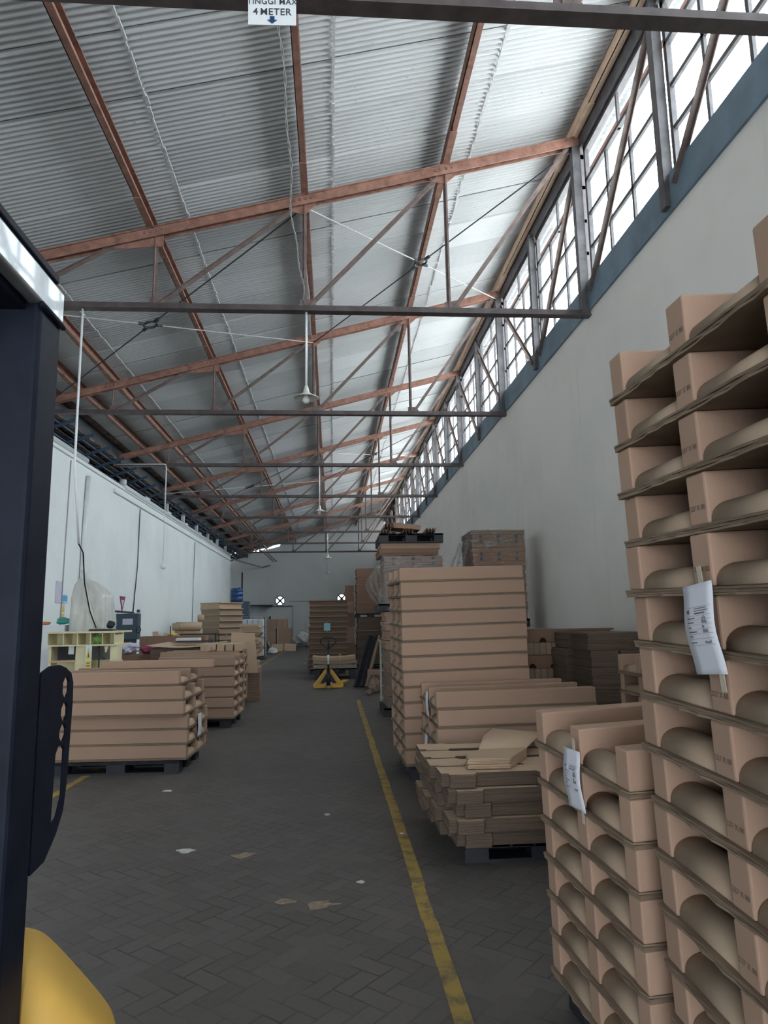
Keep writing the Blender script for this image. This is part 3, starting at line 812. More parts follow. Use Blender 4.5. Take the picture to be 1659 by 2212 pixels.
# dark stacks against the right wall
GI = 'dark cardboard bundles against the right wall'
cols = [(2.78, 3.46, 7.5, 8.05, 'front'), (2.74, 3.42, 8.12, 8.7, 'rear')]
for (a, b, c_, d_, nm) in cols:
    for lv in range(7):
        if lv in (2, 5) and nm == 'front': xs = [(a+.02, (a+b)/2-.01, 'left half'), ((a+b)/2+.01, b, 'right half')]
        else: xs = [(a+random.uniform(-.03, .03), b+random.uniform(-.03, .03), 'full-width')]
        for xa, xb, hn in xs:
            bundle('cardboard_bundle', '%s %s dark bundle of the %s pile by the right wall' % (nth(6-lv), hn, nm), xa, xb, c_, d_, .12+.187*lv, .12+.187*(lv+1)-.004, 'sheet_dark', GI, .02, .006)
plastic_pallet((2.72, 7.5, 0), .8, 1.2, .118, 0, 'black plastic pallet under the dark bundles by the right wall')
o = MB().box(2.55, 3.6, 8.8, 8.95, 1.43, 1.455).build('timber_plank', 'kraft_dark'); tag(o, 'thin brown plank lying along the top of the dark bundles', 'plank')
MB_ = MB().box(2.86, 3.55, 8.8, 9.5, 0, 1.43); tag(MB_.build('cardboard_bundle', 'sheet_dark'), 'tall dark bundle behind the dark piles by the right wall', 'cardboard bundle', GI)
# cartons with thumb holes
GH = 'brown cartons with thumb holes'
def arch_carton(x0, x1, y0, z0, z1, holes, lab):
    w_ = x1-x0; pts = [(0, 0)]
    for h in sorted(holes):
        c = w_*h
        pts += [(c-.045, 0)]+[(c-.045*math.cos(math.pi*k/8), .055*math.sin(math.pi*k/8)) for k in range(1, 8)]+[(c+.045, 0)]
    pts += [(w_, 0), (w_, z1-z0), (0, z1-z0)]
    t = MB().prism(pts, 0, .5, 'y'); o = t.build('arch_carton', 'kraft_dark'); o.location = (x0, y0, z0)
    return tag(o, lab, 'carton', GH)
arch_carton(2.40, 2.80, 8.6, 1.30, 1.46, [.52], 'top brown carton with one half-round thumb hole, right of the tall stack')
arch_carton(2.41, 2.80, 8.6, .985, 1.14, [.06, .86] if False else [.14, .82], 'lower brown carton with two half-round thumb holes, right of the tall stack')
for q, (zz_, nm) in enumerate(((1.145, 'upper'), (.83, 'lower'))):
    for k in range(5):
        o = MB().box(0, .073, 0, .5, 0, .15).build('carton', 'kraft_dull', None, bevel=.004); o.location = (2.41+.077*k, 8.6, zz_)
        tag(o, '%s narrow carton in the %s row between the thumb-hole cartons' % (['leftmost', 'second', 'middle', 'fourth', 'rightmost'][k], nm), 'carton', 'narrow upright cartons')
tag(MB().box(2.40, 2.80, 8.6, 9.1, 0, .825).build('carton', 'kraft_dark'), 'plain brown carton base under the thumb-hole cartons', 'carton')

# ------------------------------------------------------------------ wrapped loads beyond the tall stack
def diamonds(m, x, z, s=.035):
    for dz in (0, .085):
        m.add([(x-s, -.0015, z+dz), (x, -.0015, z-s+dz), (x+s, -.0015, z+dz), (x, -.0015, z+s+dz)], [(0, 1, 2, 3)])
def wrapped_load(loc, W, D, H, n, label, rz=0, seed=1, tails=True, fm='film'):
    t = thing('wrapped_load', label, 'wrapped load', loc, rz, 'film-wrapped carton loads'); rnd = random.Random(seed)
    for k in range(n):
        z0 = H*k/n; z1 = H*(k+1)/n-.004
        c = MB()
        for q in range(4): c.box(rnd.uniform(-.01, .01), W+rnd.uniform(-.012, .012), rnd.uniform(-.01, .01), D, z0+(z1-z0)*q/4, z0+(z1-z0)*(q+1)/4-.003)
        ca = c.build('carton_layer', 'kraft_dark' if k % 2 else 'kraft_layer', t)
        if k > 0:
            m = MB()
            for x in (.16, .50, .84): diamonds(m, W*x, z0+(z1-z0)*.35)
            m.v = [(x, y-.013, z) for x, y, z in m.v]; m.build('printed_diamonds', 'ink', ca)
    # film: a wrinkled shell around the load
    bm = bmesh.new(); bmesh.ops.create_cube(bm, size=1); 
    bmesh.ops.subdivide_edges(bm, edges=bm.edges, cuts=9, use_grid_fill=True)
    for v in bm.verts:
        x, y, z = v.co
        s = 1+.03*math.sin(9*z+3*x)+rnd.uniform(-.018, .018)
        v.co = Vector((W/2+x*(W+.05)*s, D/2+y*(D+.05)*s, max(.002, H/2+.01+z*(H-.002)+rnd.uniform(-.01, .01))))
    bmesh.ops.delete(bm, geom=[f for f in bm.faces if f.calc_center_median().z < .005], context='FACES')
    me = bpy.data.meshes.new('film'); bm.to_mesh(me); bm.free(); me.materials.append(MAT[fm])
    fo = inst(me, 'film', t)
    if tails:
        for k in range(3):
            pts = []; x0 = -.06-.03*k; y0 = .1+.25*k
            m = MB(); v = []
            for i in range(9):
                a = i/8; z = H*(.95-.8*a)-.05*k
                xo = x0-.10*math.sin(math.pi*a)*(1+.4*k)-.03*rnd.random()
                v += [(xo, y0-.10+.03*rnd.random(), z), (xo+.07, y0+.02, z+.01), (xo+.02, y0+.14+.03*rnd.random(), z)]
            fc = []
            for i in range(8):
                for q in range(2): fc.append((3*i+q, 3*i+q+1, 3*i+q+4, 3*i+q+3))
            m.v = v; m.f = fc; m.build('loose_film', 'film_white', t)
    return t
# column by the wall
FX, FY = 2.42, 11.8
plastic_pallet((FX-.05, FY, 0), 1.0, 1.0, .14, 0, 'bottom black pallet of the wrapped column by the right wall')
wrapped_load((FX, FY, .142), .92, .95, 1.28, 5, 'lower film-wrapped carton load by the right wall, mostly behind the tall stack', 0, 3, False)
plastic_pallet((FX-.05, FY, 1.45), 1.0, 1.0, .14, 0, 'black pallet between the two wrapped loads by the right wall')
wrapped_load((FX, FY, 1.592), .92, .95, 1.53, 5, 'upper film-wrapped carton load with printed diamonds, against the right wall', 0, 4)
# column at the aisle
GX, GY = .90, 12.0
plastic_pallet((GX-.05, GY, 0), 1.1, 1.05, .14, 0, 'bottom black pallet of the wrapped column beside the aisle')
wrapped_load((GX+.02, GY, .142), 1.0, 1.0, .96, 5, 'lowest film-wrapped load of the aisle column, touching the white frame', 0, 5, False)
bt_ = ['topmost', 'second', 'third', 'lowest']
for k in range(4):
    bundle('cardboard_bundle', '%s flat bundle above the lowest wrapped load of the aisle column' % bt_[3-k], GX+.0, GX+1.02, GY, GY+1.0, 1.105+.16*k, 1.105+.16*(k+1)-.01, 'kraft', 'bundles in the aisle column', .03, .012)
plastic_pallet((GX-.12, GY, 1.75), 1.1, 1.05, .13, 0, 'black pallet halfway up the wrapped column beside the aisle')
wrapped_load((GX+.0, GY, 1.882), 1.02, 1.0, .82, 4, 'upper film-wrapped load of the aisle column, film hanging loose at its left', 0, 6, True, 'film_white')
bundle('cardboard_bundle', 'brown flat bundle just above the upper wrapped load of the aisle column', GX-.08, GX+.95, GY, GY+1.0, 2.715, 2.83, 'kraft_dark', None, .03, .012)
bundle('cardboard_bundle', 'brown boards directly under the topmost black pallet', GX-.06, GX+.98, GY, GY+1.0, 2.833, 2.925, 'kraft', None, .04, .012)
plastic_pallet((GX-.08, GY-.05, 2.93), 1.12, 1.1, .16, 0, 'topmost black plastic pallet, highest on the column beside the aisle')
zg = ['at the left end', 'left of centre', 'in the middle', 'right of centre', 'at the right end']
for k in range(5):
    m = MB(); n = 7; v = []; fc = []
    x0 = GX-.05+.2*k
    for i in range(n+1):
        x = x0+.027*i; z = 3.095+.02+.085*(i % 2)+.03*(k % 2)
        v += [(x, GY+.05, z), (x+.01, GY+.75, z)]
    fc = [(2*i, 2*i+1, 2*i+3, 2*i+2) for i in range(n)]
    m.v = v; m.f = fc; o = m.build('edge_protector', 'kraft', None); so = o.modifiers.new('solid', 'SOLIDIFY'); so.thickness = .006
    if k in (1, 3): o.rotation_euler = (0, -.05*(k-2), .03); o.location.z += .005; 
    tag(o, 'folded zigzag cardboard edge protectors on the topmost black pallet, '+zg[k], 'edge protector', 'edge protectors on the topmost pallet')
o = MB().prism([(0, 0), (.55, -.05), (.58, .03), (.05, .09)], 0, .5, 'y').build('cardboard_scrap', 'kraft'); o.location = (GX+.12, GY+.2, 3.235)
tag(o, 'bent cardboard piece lying on the zigzag edge protectors', 'cardboard scrap')

# ------------------------------------------------------------------ aisle: pallet truck, far stacks, bars
t = thing('pallet_truck', 'yellow hand pallet truck with black loop handle standing in the aisle', 'pallet truck', (-.10, 17.25, 0), .0)
for s, rx in ((-.20, 0), (.20, 0)):
    MB().box(s-.08, s+.08, .12, 1.15, .065, .115).build('fork', 'jack_yellow', t, bevel=.008, M=Matrix.Rotation(-.22, 4, 'Z'))
m = MB()
m.prism([(-.36, .03), (.36, .03), (.36, .11), (.33, .13), (.07, .44), (-.07, .44), (-.33, .13), (-.36, .11)], 0, .014, 'y')
hole = m.build('frame_plate', 'jack_yellow', t)
for s in (-1, 1):
    MB().beam((s*.35, -.03, .06), (s*.05, -.03, .45), .06, .035, (0, 1, 0)).build('frame_arm', 'jack_yellow', t, bevel=.004)
MB().box(-.35, .35, -.07, .0, .02, .085).build('frame_foot', 'jack_yellow', t, bevel=.006)
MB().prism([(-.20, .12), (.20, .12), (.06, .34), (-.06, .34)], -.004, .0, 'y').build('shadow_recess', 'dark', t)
MB().lathe([(.06, .08), (.06, .30), (.045, .32), (.045, .46)], 16, Matrix.Translation((0, -.075, 0))).build('pump', 'black_steel', t, True)
for s in (-.07, .07):
    MB().lathe([(.03, -.022), (.078, -.022), (.08, -.015), (.08, .015), (.078, .022), (.03, .022)], 18, Matrix.Translation((s, -.10, .08)) @ Matrix.Rotation(math.pi/2, 4, 'Y')).build('steer_wheel', 'rubber', t, True)
MB().tube([(0, -.10, .36), (0, -.14, .93)], .024, 10).build('drawbar', 'black_steel', t, True)
MB().tube([(0, -.118, .58), (0, -.131, .80)], .027, 10).build('drawbar_label', 'sign_white', t, True)
lp = [(0, -.14, .92), (-.07, -.146, 1.0), (-.165, -.152, 1.08), (-.19, -.156, 1.14), (-.165, -.158, 1.19), (-.06, -.16, 1.215), (.06, -.16, 1.215), (.165, -.158, 1.19), (.19, -.156, 1.14), (.165, -.152, 1.08), (.07, -.146, 1.0), (0, -.14, .92)]
MB().tube(lp, .017, 8, False).build('loop_handle', 'black_steel', t, True)
MB().tube([(0, -.14, .92), (0, -.16, 1.21)], .02, 8).build('release_lever', 'black_steel', t, True)
plastic_pallet((-.50, 19.85, 0), 1.15, 1.0, .30, 0, 'black plastic pallet behind the yellow pallet truck')
bl = ['top pale bundle tied with yellow cord', 'middle film-wrapped bundle', 'bottom film-wrapped bundle']
for k in range(3):
    z0 = .302+.10*(2-k)
    m = MB(); n = 12
    for q in range(4):
        v = []; a = z0+.024*q; b = a+.021
        for i in range(n+1):
            x = -.53+(.02*k-.03)+1.20*i/n; sag = .035*(abs(i-n/2)/(n/2))**2*(1 if k < 2 else 0)
            for y in (19.85, 20.75):
                for z in (a, b): v.append((x, y, z+sag+random.uniform(0, .004)))
        fc = []
        for i in range(n):
            o_ = 4*i; fc += [(o_, o_+4, o_+5, o_+1), (o_+2, o_+3, o_+7, o_+6), (o_, o_+2, o_+6, o_+4), (o_+1, o_+5, o_+7, o_+3)]
        fc += [(0, 1, 3, 2), (4*n, 4*n+2, 4*n+3, 4*n+1)]
        m.add(v, fc)
    o = m.build('sheet_bundle', 'kraft_pale' if k == 0 else 'kraft_dull'); tag(o, bl[k]+', on the black pallet behind the pallet truck', 'sheet bundle', 'sheet bundles behind the pallet truck')
    if k > 0: MB().box(-.56, .70, 19.83, 20.78, z0+.001, z0+.098).build('film', 'film', o)
    if k == 0: MB().tube([(.22, 19.84, z0), (.22, 19.84, z0+.10), (.22, 20.3, z0+.108), (.24, 20.3, z0+.16), (.18, 20.3, z0+.15)], .012, 6).build('yellow_cord', 'warn_yellow', o)
# tall sheet tower behind
GT = 'sheet bundles in the tower behind the pallet truck'
for k in range(13):
    x0 = -.74+random.uniform(-.02, .02)+.005*k
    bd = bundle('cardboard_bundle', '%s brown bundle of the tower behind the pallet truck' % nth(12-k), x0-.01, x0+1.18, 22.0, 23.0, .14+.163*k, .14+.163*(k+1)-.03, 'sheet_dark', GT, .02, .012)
for o_ in [o for o in COL.objects if o.get('group') == GT]: MB().box(-.61, .61, -.54, .50, .1345, .162).build('top_board', 'kraft_dark', o_)
plastic_pallet((-.70, 22.0, 0), 1.1, 1.0, .135, 0, 'black plastic pallet under the tower behind the pallet truck')
o = thing('hanging_card', 'pale teal card taped to the tower behind the pallet truck', 'card', (-.16, 21.925, 1.43))
MB().box(-.10, .10, -.004, 0, -.115, .115).build('card', 'teal_card', o); MB().box(-.012, .012, -.006, -.004, .09, .15).box(-.012, .012, -.006, -.004, -.15, -.09).build('tape_strip', 'tape', o)
GT2 = 'sheet bundles in the tall dark tower left of the aisle column'
for k in range(9):
    z0 = (.14, .42, .70, .98)[k] if k < 4 else 1.84+.31*(k-4)
    h_ = .27 if k < 4 else .305
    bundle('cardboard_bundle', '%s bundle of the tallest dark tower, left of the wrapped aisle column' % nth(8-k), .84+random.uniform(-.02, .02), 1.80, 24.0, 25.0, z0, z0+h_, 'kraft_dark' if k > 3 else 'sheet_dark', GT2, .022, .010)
plastic_pallet((.80, 24.0, 0), 1.05, 1.0, .135, 0, 'bottom black pallet of the tallest dark tower')
plastic_pallet((.78, 24.0, 1.26), 1.08, 1.0, .135, 0, 'lower middle black pallet of the tallest dark tower') if False else None
bundle('cardboard_bundle', 'pale-edged board layer in the middle of the tallest dark tower', .78, 1.86, 23.97, 25.0, 1.255, 1.28, 'kraft', None, .02, .004)
bundle('cardboard_bundle', 'dark bundle right above the pale-edged board layer of the tallest tower', .88, 1.82, 24.0, 25.0, 1.283, 1.70, 'sheet_dark', GT2, .022, .010)
plastic_pallet((.80, 24.0, 1.703), 1.08, 1.0, .133, 0, 'black pallet in the middle of the tallest dark tower')
gx = ['top', 'second', 'third', 'fourth', 'lowest']
for k in range(5):
    z1 = (2.83, 2.30, 1.88, 1.40, .85)[k]; z0 = (2.302, 1.882, 1.402, .852, .0)[k]
    bundle('carton_stack', '%s brown carton block in the narrow pile between the two towers' % gx[k], .46+.02*(k % 2), .76, 24.4, 25.2, z0, z1-.004, 'kraft_dark' if k in (0, 2, 4) else 'kraft', 'cartons between the towers', .09, .012, 0, 'carton stack')
m = MB()
for k in range(8):
    z = .25+.17*k; m.tube([(-.80, 22.0+.02*k, z), (-.86-.05*random.random(), 22.05, z+.05), (-.80, 22.1, z+.14)], [.02, .05, .02], 6)
tag(m.build('film_scrap', 'film', None, True), 'torn shiny film hanging on the left edge of the tower behind the pallet truck', 'film')
for k in range(5):
    a = Vector((.53+.07*k, 17.15+.03*(k % 2), .0)); b = Vector((.93+.065*k, 17.75+.03*k, 1.23-.02*(k % 3)))
    d = (b-a).normalized(); a.z = .03
    o = MB().box(-.03, .03, -.03, .03, 0, (b-a).length).box(-.034, .034, -.034, .034, 0, .03).build('steel_bar', 'black_steel' if k < 4 else 'kraft_dull', None, bevel=.004)
    o.matrix_world = Matrix.Translation(a) @ d.to_track_quat('Z', 'Y').to_matrix().to_4x4()
    tag(o, ['leftmost long black bar leaning right of the pallet truck', 'second long black bar leaning right of the pallet truck', 'third long black bar leaning right of the pallet truck', 'rightmost black bar leaning beside the brown strip', 'thin brown strip leaning behind the black bars'][k], 'bar', 'bars leaning beside the pallet truck')
bundle('cardboard_bundle', 'low brown pile that the black bars lean on', 1.30, 1.95, 17.7, 18.5, 0, 1.15, 'sheet_dark', None, .03, .015)
t = thing('post_rack', 'narrow white steel frame standing against the wrapped aisle column', 'frame', (1.0, 14.2, 0), .1)
for x in (-.035, .035): MB().box(x-.016, x+.016, -.02, .02, 0, 1.2).build('upright', 'enamel', t)
MB().box(-.075, .075, -.03, .03, 1.19, 1.22).build('cap', 'enamel', t); MB().box(-.06, .06, -.015, .015, .06, .10).build('foot_rail', 'enamel', t)
for k in range(3): MB().box(-.035, .035, -.012, .012, .3+.3*k, .325+.3*k).build('rung', 'enamel', t)
def crumple(name, label, cat, c, s, mat, seed=1, n=3):
    rnd = random.Random(seed); bm = bmesh.new(); bmesh.ops.create_icosphere(bm, subdivisions=n, radius=1)
    for v in bm.verts:
        q = 1+rnd.uniform(-.16, .16)+.18*math.sin(5*v.co.x+3*v.co.z)*math.cos(4*v.co.y)
        v.co = Vector((v.co.x*s[0]*q, v.co.y*s[1]*q, max(-.98, v.co.z*q)*s[2]+s[2]))
    me = bpy.data.meshes.new(name); bm.to_mesh(me); bm.free(); me.materials.append(MAT[mat])
    o = inst(me, name, None, c); return tag(o, label, cat)
crumple('kraft_scrap', 'crumpled brown kraft paper heap at the foot of the leaning black bars', 'paper scrap', (.95, 16.0, 0), (.12, .15, .17), 'kraft_dull', 3)
o = MB().box(-.15, .15, -.01, .01, -.06, .06).build('cardboard_scrap', 'kraft'); o.location = (.93, 15.9, .46); o.rotation_euler = (.1, .05, .1)
tag(o, 'small tan cardboard offcut leaning above the crumpled kraft heap', 'cardboard scrap')
crumple('kraft_scrap', 'small crumpled brown paper scrap on the floor left of the kraft heap', 'paper scrap', (.80, 15.6, 0), (.08, .10, .05), 'kraft_dull', 6)

# ------------------------------------------------------------------ sign, wire, lamps
t = thing('height_sign', 'white sign reading TINGGI MAX 4 METER with blue arrow, on the top truss', 'sign', (-.385, Y0T-.075, 5.755))
t.rotation_euler = (math.radians(6), 0, -.03)
MB().box(-.162, .162, -.003, .003, -.15, .15).build('plate', 'sign_white', t)
FR = lambda x, z: Matrix.Translation((x, -.0045, z)) @ Matrix.Rotation(math.pi/2, 4, 'X')
text('TINGGI MAX', .055, 'sign_ink', t, FR(0, .012), 'lettering', .0006)
text('4', .067, 'sign_ink', t, FR(-.112, -.060), 'numeral', .0008)
text('METER', .067, 'sign_ink', t, FR(.024, -.060), 'lettering', .0008)
MB().prism([(-.016, -.09), (.016, -.09), (.016, -.115), (.034, -.115), (.0, -.142), (-.034, -.115), (-.016, -.115)], -.006, -.0035, 'y').build('arrow', 'sign_blue', t)
MB().box(-.01, .01, .003, .03, .0, .12).build('bracket', 'steelgrey', t)
m = MB(); P0 = Vector((-.36, Y0T-.02, 5.68)); P1 = Vector((-.375, Y0T+DT-.1, 5.94)); pts = []; pts2 = []
for i in range(61):
    a = i/60; p = P0.lerp(P1, a); p.z -= .10*math.sin(math.pi*a); p.x += .02*math.sin(9*a)+.012*math.sin(23*a)
    q = Vector((.008*math.cos(60*a), 0, .008*math.sin(60*a))); pts.append(p+q); pts2.append(p-q)
tag(MB().tube(pts, .0045, 5).tube(pts2, .0045, 5).build('twisted_wire', 'wire'), 'twisted grey wire sagging from the height sign to the next truss', 'wire')
m = MB(); pts = []
for i in range(100):
    a = i/99; y = Y0T+DT+.2+a*26; pts.append((-.40+.015*math.sin(a*70), y, roofz(-.36)-.06+.03*math.sin(a*90)))
tag(m.tube(pts, .007, 5).build('twisted_wire', 'wire'), 'grey wire running along the central purlin beyond the near lamp', 'wire')
def lamp(x, y, z, lab, r=.17):
    t = thing('pendant_lamp', lab, 'lamp', (x, y, z), 0, 'conical pendant lamps')
    MB().tube([(0, 0, .17), (0, 0, ZC-z-.02)], .016, 8).build('rod', 'pvc', t, True)
    MB().tube([(0, 0, ZC-z-.03), (-.04, 0, ZC-z+.05), (-.10, 0, ZC-z+.05)], .014, 8).build('hook', 'pvc', t, True)
    o = MB().lathe([(r, 0), (r, .006), (r*.6, .042), (.055, .068), (.04, .10), (.03, .15), (.018, .18), (.012, .18), (.025, .145), (.035, .10), (.05, .062), (r*.58, .036), (r*.98, 0)], 28).build('shade', 'enamel', t, True)
    MB().lathe([(.0, -.075), (.03, -.068), (.05, -.035), (.045, .0), (.025, .04), (.02, .07), (0.0, .07)], 16).build('bulb', 'bulb', t, True)
lamp(-.335, Y0T+DT, 4.59, 'nearest white conical lamp, hanging on a long white rod left of centre')
lamp(-.33, Y0T+3*DT, 4.56, 'second white conical lamp, farther along the central purlin', .17)
lamp(-.20, Y0T+6*DT, 4.60, 'third, small white conical lamp in the far part of the hall', .20)
lamp(-.26, Y0T+8*DT, 4.54, 'farthest tiny conical lamp, hanging in front of the far white wall', .20)
# bent pipe with a bare bulb
t = thing('bulb_pendant', 'bare bulb hanging from a bent white pipe in front of the left wall', 'lamp', (-4.46, Y0T+3*DT-.05, 3.1))
MB().tube([(-1.40, 0, 2.78), (-.06, 0, 2.78), (-.02, 0, 2.765), (0, 0, 2.72), (0, 0, 1.62)], .018, 8).build('pipe', 'pvc', t, True)
MB().tube([(0, 0, 1.65), (.0, 0, .9), (-.01, 0, .16)], .011, 6).build('cord', 'pvc', t, True)
MB().lathe([(0, -.07), (.05, -.055), (.072, 0), (.06, .045), (.03, .08), (.028, .17), (0, .17)], 16).build('bulb', 'bulb', t, True)
# drop pole with cable down to the machine
t = thing('drop_pole', 'thin white pole hanging from the near truss at left, black cable below', 'pole', (-3.335, Y0T+DT, 2.66))
MB().tube([(-.0, 0, 3.2), (.0, 0, 1.0), (.03, .05, .55), (.03, .2, .0)], .016, 8).build('pole', 'pvc', t, True)
pts = [(.03, .2, .0), (-.25, 1.2, -.12), (-.60, 2.3, -.70), (-.67, 2.75, -1.0), (-.58, 2.85, -1.12)]
MB().tube([(.03, .2, .0), (-.15, .9, -.05), (-.42, 1.8, -.42), (-.56, 2.5, -.82), (-.56, 2.85, -1.10)], .010, 8).build('cable', 'cable', t, True)

# ------------------------------------------------------------------ left wall: pipes, conduits, signs
o = thing('vent_pipe', 'white plastic pipe along the top of the left wall, near part by the forklift', 'pipe', (XL+.02, 10, 5.56))
MB().tube([(0, 0, 0), (0, 7.0, 0)], .075, 12).build('pipe', 'pvc', o, True)
o = thing('vent_pipe', 'long white plastic pipe with upright stubs along the top of the far left wall', 'pipe', (XL+.02, 20.0, 5.52))
MB().tube([(0, 0, .16), (0, .02, .03), (0, .25, 0), (0, 21.0, 0)], .085, 12).build('pipe', 'pvc', o, True)
MB().tube([(0, 0, .02), (0, 0, .18)], .10, 12).build('elbow', 'pvc', o, True)
for k in range(6): MB().box(-.06, .06, 5.2+2.8*k, 5.34+2.8*k, .0, .42).build('stub', 'pvc', o)
for k in range(5): MB().box(-.35, -.12, 3.0+3.1*k, 3.5+3.1*k, -.05, .24).build('block', 'wall_l', o)
def conduit(pts, r, mat, lab): tag(MB().tube(pts, r, 8).build('conduit', mat, None, True), lab, 'conduit', 'conduits on the left wall')
conduit([(XL+.058, 17.1, 5.2), (XL+.058, 17.0, 3.6), (XL+.058, 16.9, 0.3)], .055, 'pvc', 'thick white conduit down the left wall behind the drop pole')
conduit([(XL+.014, 16.05, 5.35), (XL+.014, 15.9, 1.0)], .012, 'wire', 'thin grey conduit at the left end of the left wall')
conduit([(XL+.025, 21.85, 5.15), (XL+.025, 21.8, 3.4), (XL+.025, 21.5, 1.95)], .014, 'cable', 'dark conduit down the left wall above the switch cabinet')
conduit([(XL+.028, 30.6, 5.1), (XL+.028, 30.4, 1.0)], .015, 'steelgrey', 'grey conduit on the far part of the left wall')
conduit([(XL+.03, 17.2, 1.96), (XL+.03, 18.4, 1.93), (XL+.03, 19.6, 1.98), (XL+.03, 21.6, 1.96)], .018, 'cable', 'short cable running level along the left wall to the switch cabinet')
def card(name, lab, cat, y, z, dy, dz, mat, extra=None):
    t = thing(name, lab, cat, (XL+.004, y, z)); MB().box(0, .006, -dy/2, dy/2, -dz/2, dz/2).build('board', mat, t)
    if extra: extra(t)
    return t
def tri(mat, s, up=True):
    def f(t): MB().prism([(-s, -s*.8 if up else s), (s, -s*.8 if up else s), (0, s if up else -s)], .006, .009, 'x').build('triangle', mat, t)
    return f
card('wall_sign', 'narrow lilac notice on the left wall beside the forklift pillar', 'sign', 15.75, 2.33, .32, .48, 'lilac')
card('wall_sign', 'white notice with a blue panel on the left wall', 'sign', 16.12, 2.20, .36, .20, 'white', lambda t: MB().box(.006, .009, -.14, .14, -.06, .07).build('blue_panel', 'skyblue', t))
card('wall_sign', 'white wall notice with a yellow warning triangle, under the blue one', 'sign', 16.05, 1.98, .22, .26, 'white', tri('warn_yellow', .09))
card('wall_sign', 'small yellow notice at the bottom of the wall notices', 'sign', 16.05, 1.76, .22, .16, 'warn_yellow')
t = thing('pennant_sign', 'small maroon triangular sign on the left wall above the switch cabinet', 'sign', (XL+.004, 20.45, 2.22))
MB().prism([(-.27, .18), (.27, .18), (0, -.27)], 0, .008, 'x').build('board', 'maroon', t)
MB().prism([(-.13, .08), (.13, .08), (0, -.13)], .008, .011, 'x').build('inset', 'lilac', t)
t = thing('switch_cabinet', 'slate-blue switch cabinet with a white paper on its door, at the left wall', 'cabinet', (XL+.02, 19.5, 1.2))
MB().box(.02, .68, 0, .35, .0, .70).build('body', 'cabinet', t); MB().box(.0, .12, -.03, 0, .0, .70).build('side_flange', 'wall_l', t)
MB().box(.13, .67, -.03, 0, .02, .69).build('door', 'cabinet', t); MB().box(.30, .57, -.034, -.03, .40, .56).build('paper', 'lilac', t)
MB().tube([(.73+.06*math.cos(a), -.05, .26+.08*math.sin(a)) for a in [2*math.pi*k/14 for k in range(15)]], .012, 6).tube([(.67, -.03, .26), (.73, -.05, .26)], .012, 6).build('handwheel', 'dark', t)
MB().box(.655, .70, -.05, 0, .40, .46).box(.66, .72, -.02, .1, .72, .80).build('latch', 'cabinet', t)
MB().box(.1, .6, .05, .3, -1.2, 0).build('pedestal', 'cabinet', t)

# ------------------------------------------------------------------ cream machine and its surroundings
MX, MY = -4.80, 12.4
t = thing('press_machine', 'cream-painted steel machine frame with open bays and warning sign, left of centre', 'machine', (MX, MY, 0))
Wm = 1.14
MB().box(0, Wm+.02, -.12, .75, 1.47, 1.50).build('top_flange', 'cream', t)
MB().box(0, Wm, .30, .33, 1.28, 1.47).build('upper_web', 'cream', t)
MB().box(0, Wm, -.10, .75, 1.255, 1.28).build('middle_flange', 'cream', t)
for x in (.0, .26, .49, .70, .90, 1.10): MB().box(x, x+.014, -.10, .31, 1.28, 1.47).build('stiffener', 'cream', t)
for x, w_ in ((.02, .04), (.46, .17), (1.03, .12)): MB().box(x, x+w_, -.05, .22, .0, 1.255).build('post', 'cream', t)
MB().box(.05, .46, .25, .28, 1.02, 1.25).build('dark_panel', 'dark', t)
MB().box(.04, .47, -.06, .25, .99, 1.02).build('ledge', 'steel_wood', t)
MB().box(.02, 1.12, .35, .38, .1, 1.0).build('back_panel', 'cream', t)
MB().box(.04, .46, -.04, .2, .80, .82).build('lower_ledge', 'cream', t)
MB().prism([(.56, 1.25), (.62, 1.25), (.60, 1.12), (.57, 1.12)], -.055, -.05, 'y').build('bracket', 'cream', t)
MB().prism([(.93, 1.25), (1.0, 1.25), (.97, 1.14), (.95, 1.14)], -.055, -.05, 'y').build('bracket', 'cream', t)
MB().tube([(.83, -.06, 1.25), (.93, -.08, 1.05)], .009, 6).lathe([(0, -.02), (.02, -.01), (.02, .01), (0, .02)], 10, Matrix.Translation((.94, -.08, 1.04))).build('lever', 'dark', t)
MB().tube([(.84, -.03, 1.25), (.85, -.04, .7)], .014, 6).build('hose', 'cable', t)
MB().box(.33, .42, -.02, .0, 1.12, 1.28).build('gauge_box', 'white', t)
t2 = thing('warning_sign', 'white and yellow warning sign with triangle fixed to the cream machine', 'sign', (MX+.70, MY-.125, 1.07))
MB().box(-.05, .05, 0, .006, -.22, .20).build('plate', 'sign_white', t2)
MB().prism([(-.042, -.03), (.042, -.03), (0, .16)], -.003, 0, 'y').build('triangle', 'warn_yellow', t2)
MB().prism([(-.012, .0), (.012, .0), (0, .09)], -.005, -.003, 'y').build('pictogram', 'warn_black', t2)
MB().box(-.043, .043, -.003, 0, -.20, -.06).build('text_panel', 'warn_yellow', t2)
MB().box(-.025, .025, -.005, -.003, -.105, -.09).box(-.032, .032, -.005, -.003, -.15, -.135).build('text_lines', 'warn_black', t2)
crumple('rope_bundle', 'bright green rope bundle stuffed into the upper bay of the cream machine', 'rope', (MX+.80, MY+.05, 1.282), (.10, .10, .075), 'green', 4)
o = MB().prism([(0, 0), (.42, 0), (.40, .03), (.02, .035)], 0, .3, 'y').build('rubber_mat', 'dark'); o.location = (MX+.60, MY+.1, 1.502); tag(o, 'black rubber mat lying on top of the cream machine', 'mat')
crumple('cable_coil', 'tangled black cable coil on top of the cream machine under the drop cable', 'cable', (MX+.90, MY+.35, 1.535), (.07, .07, .07), 'cable', 8, 2)
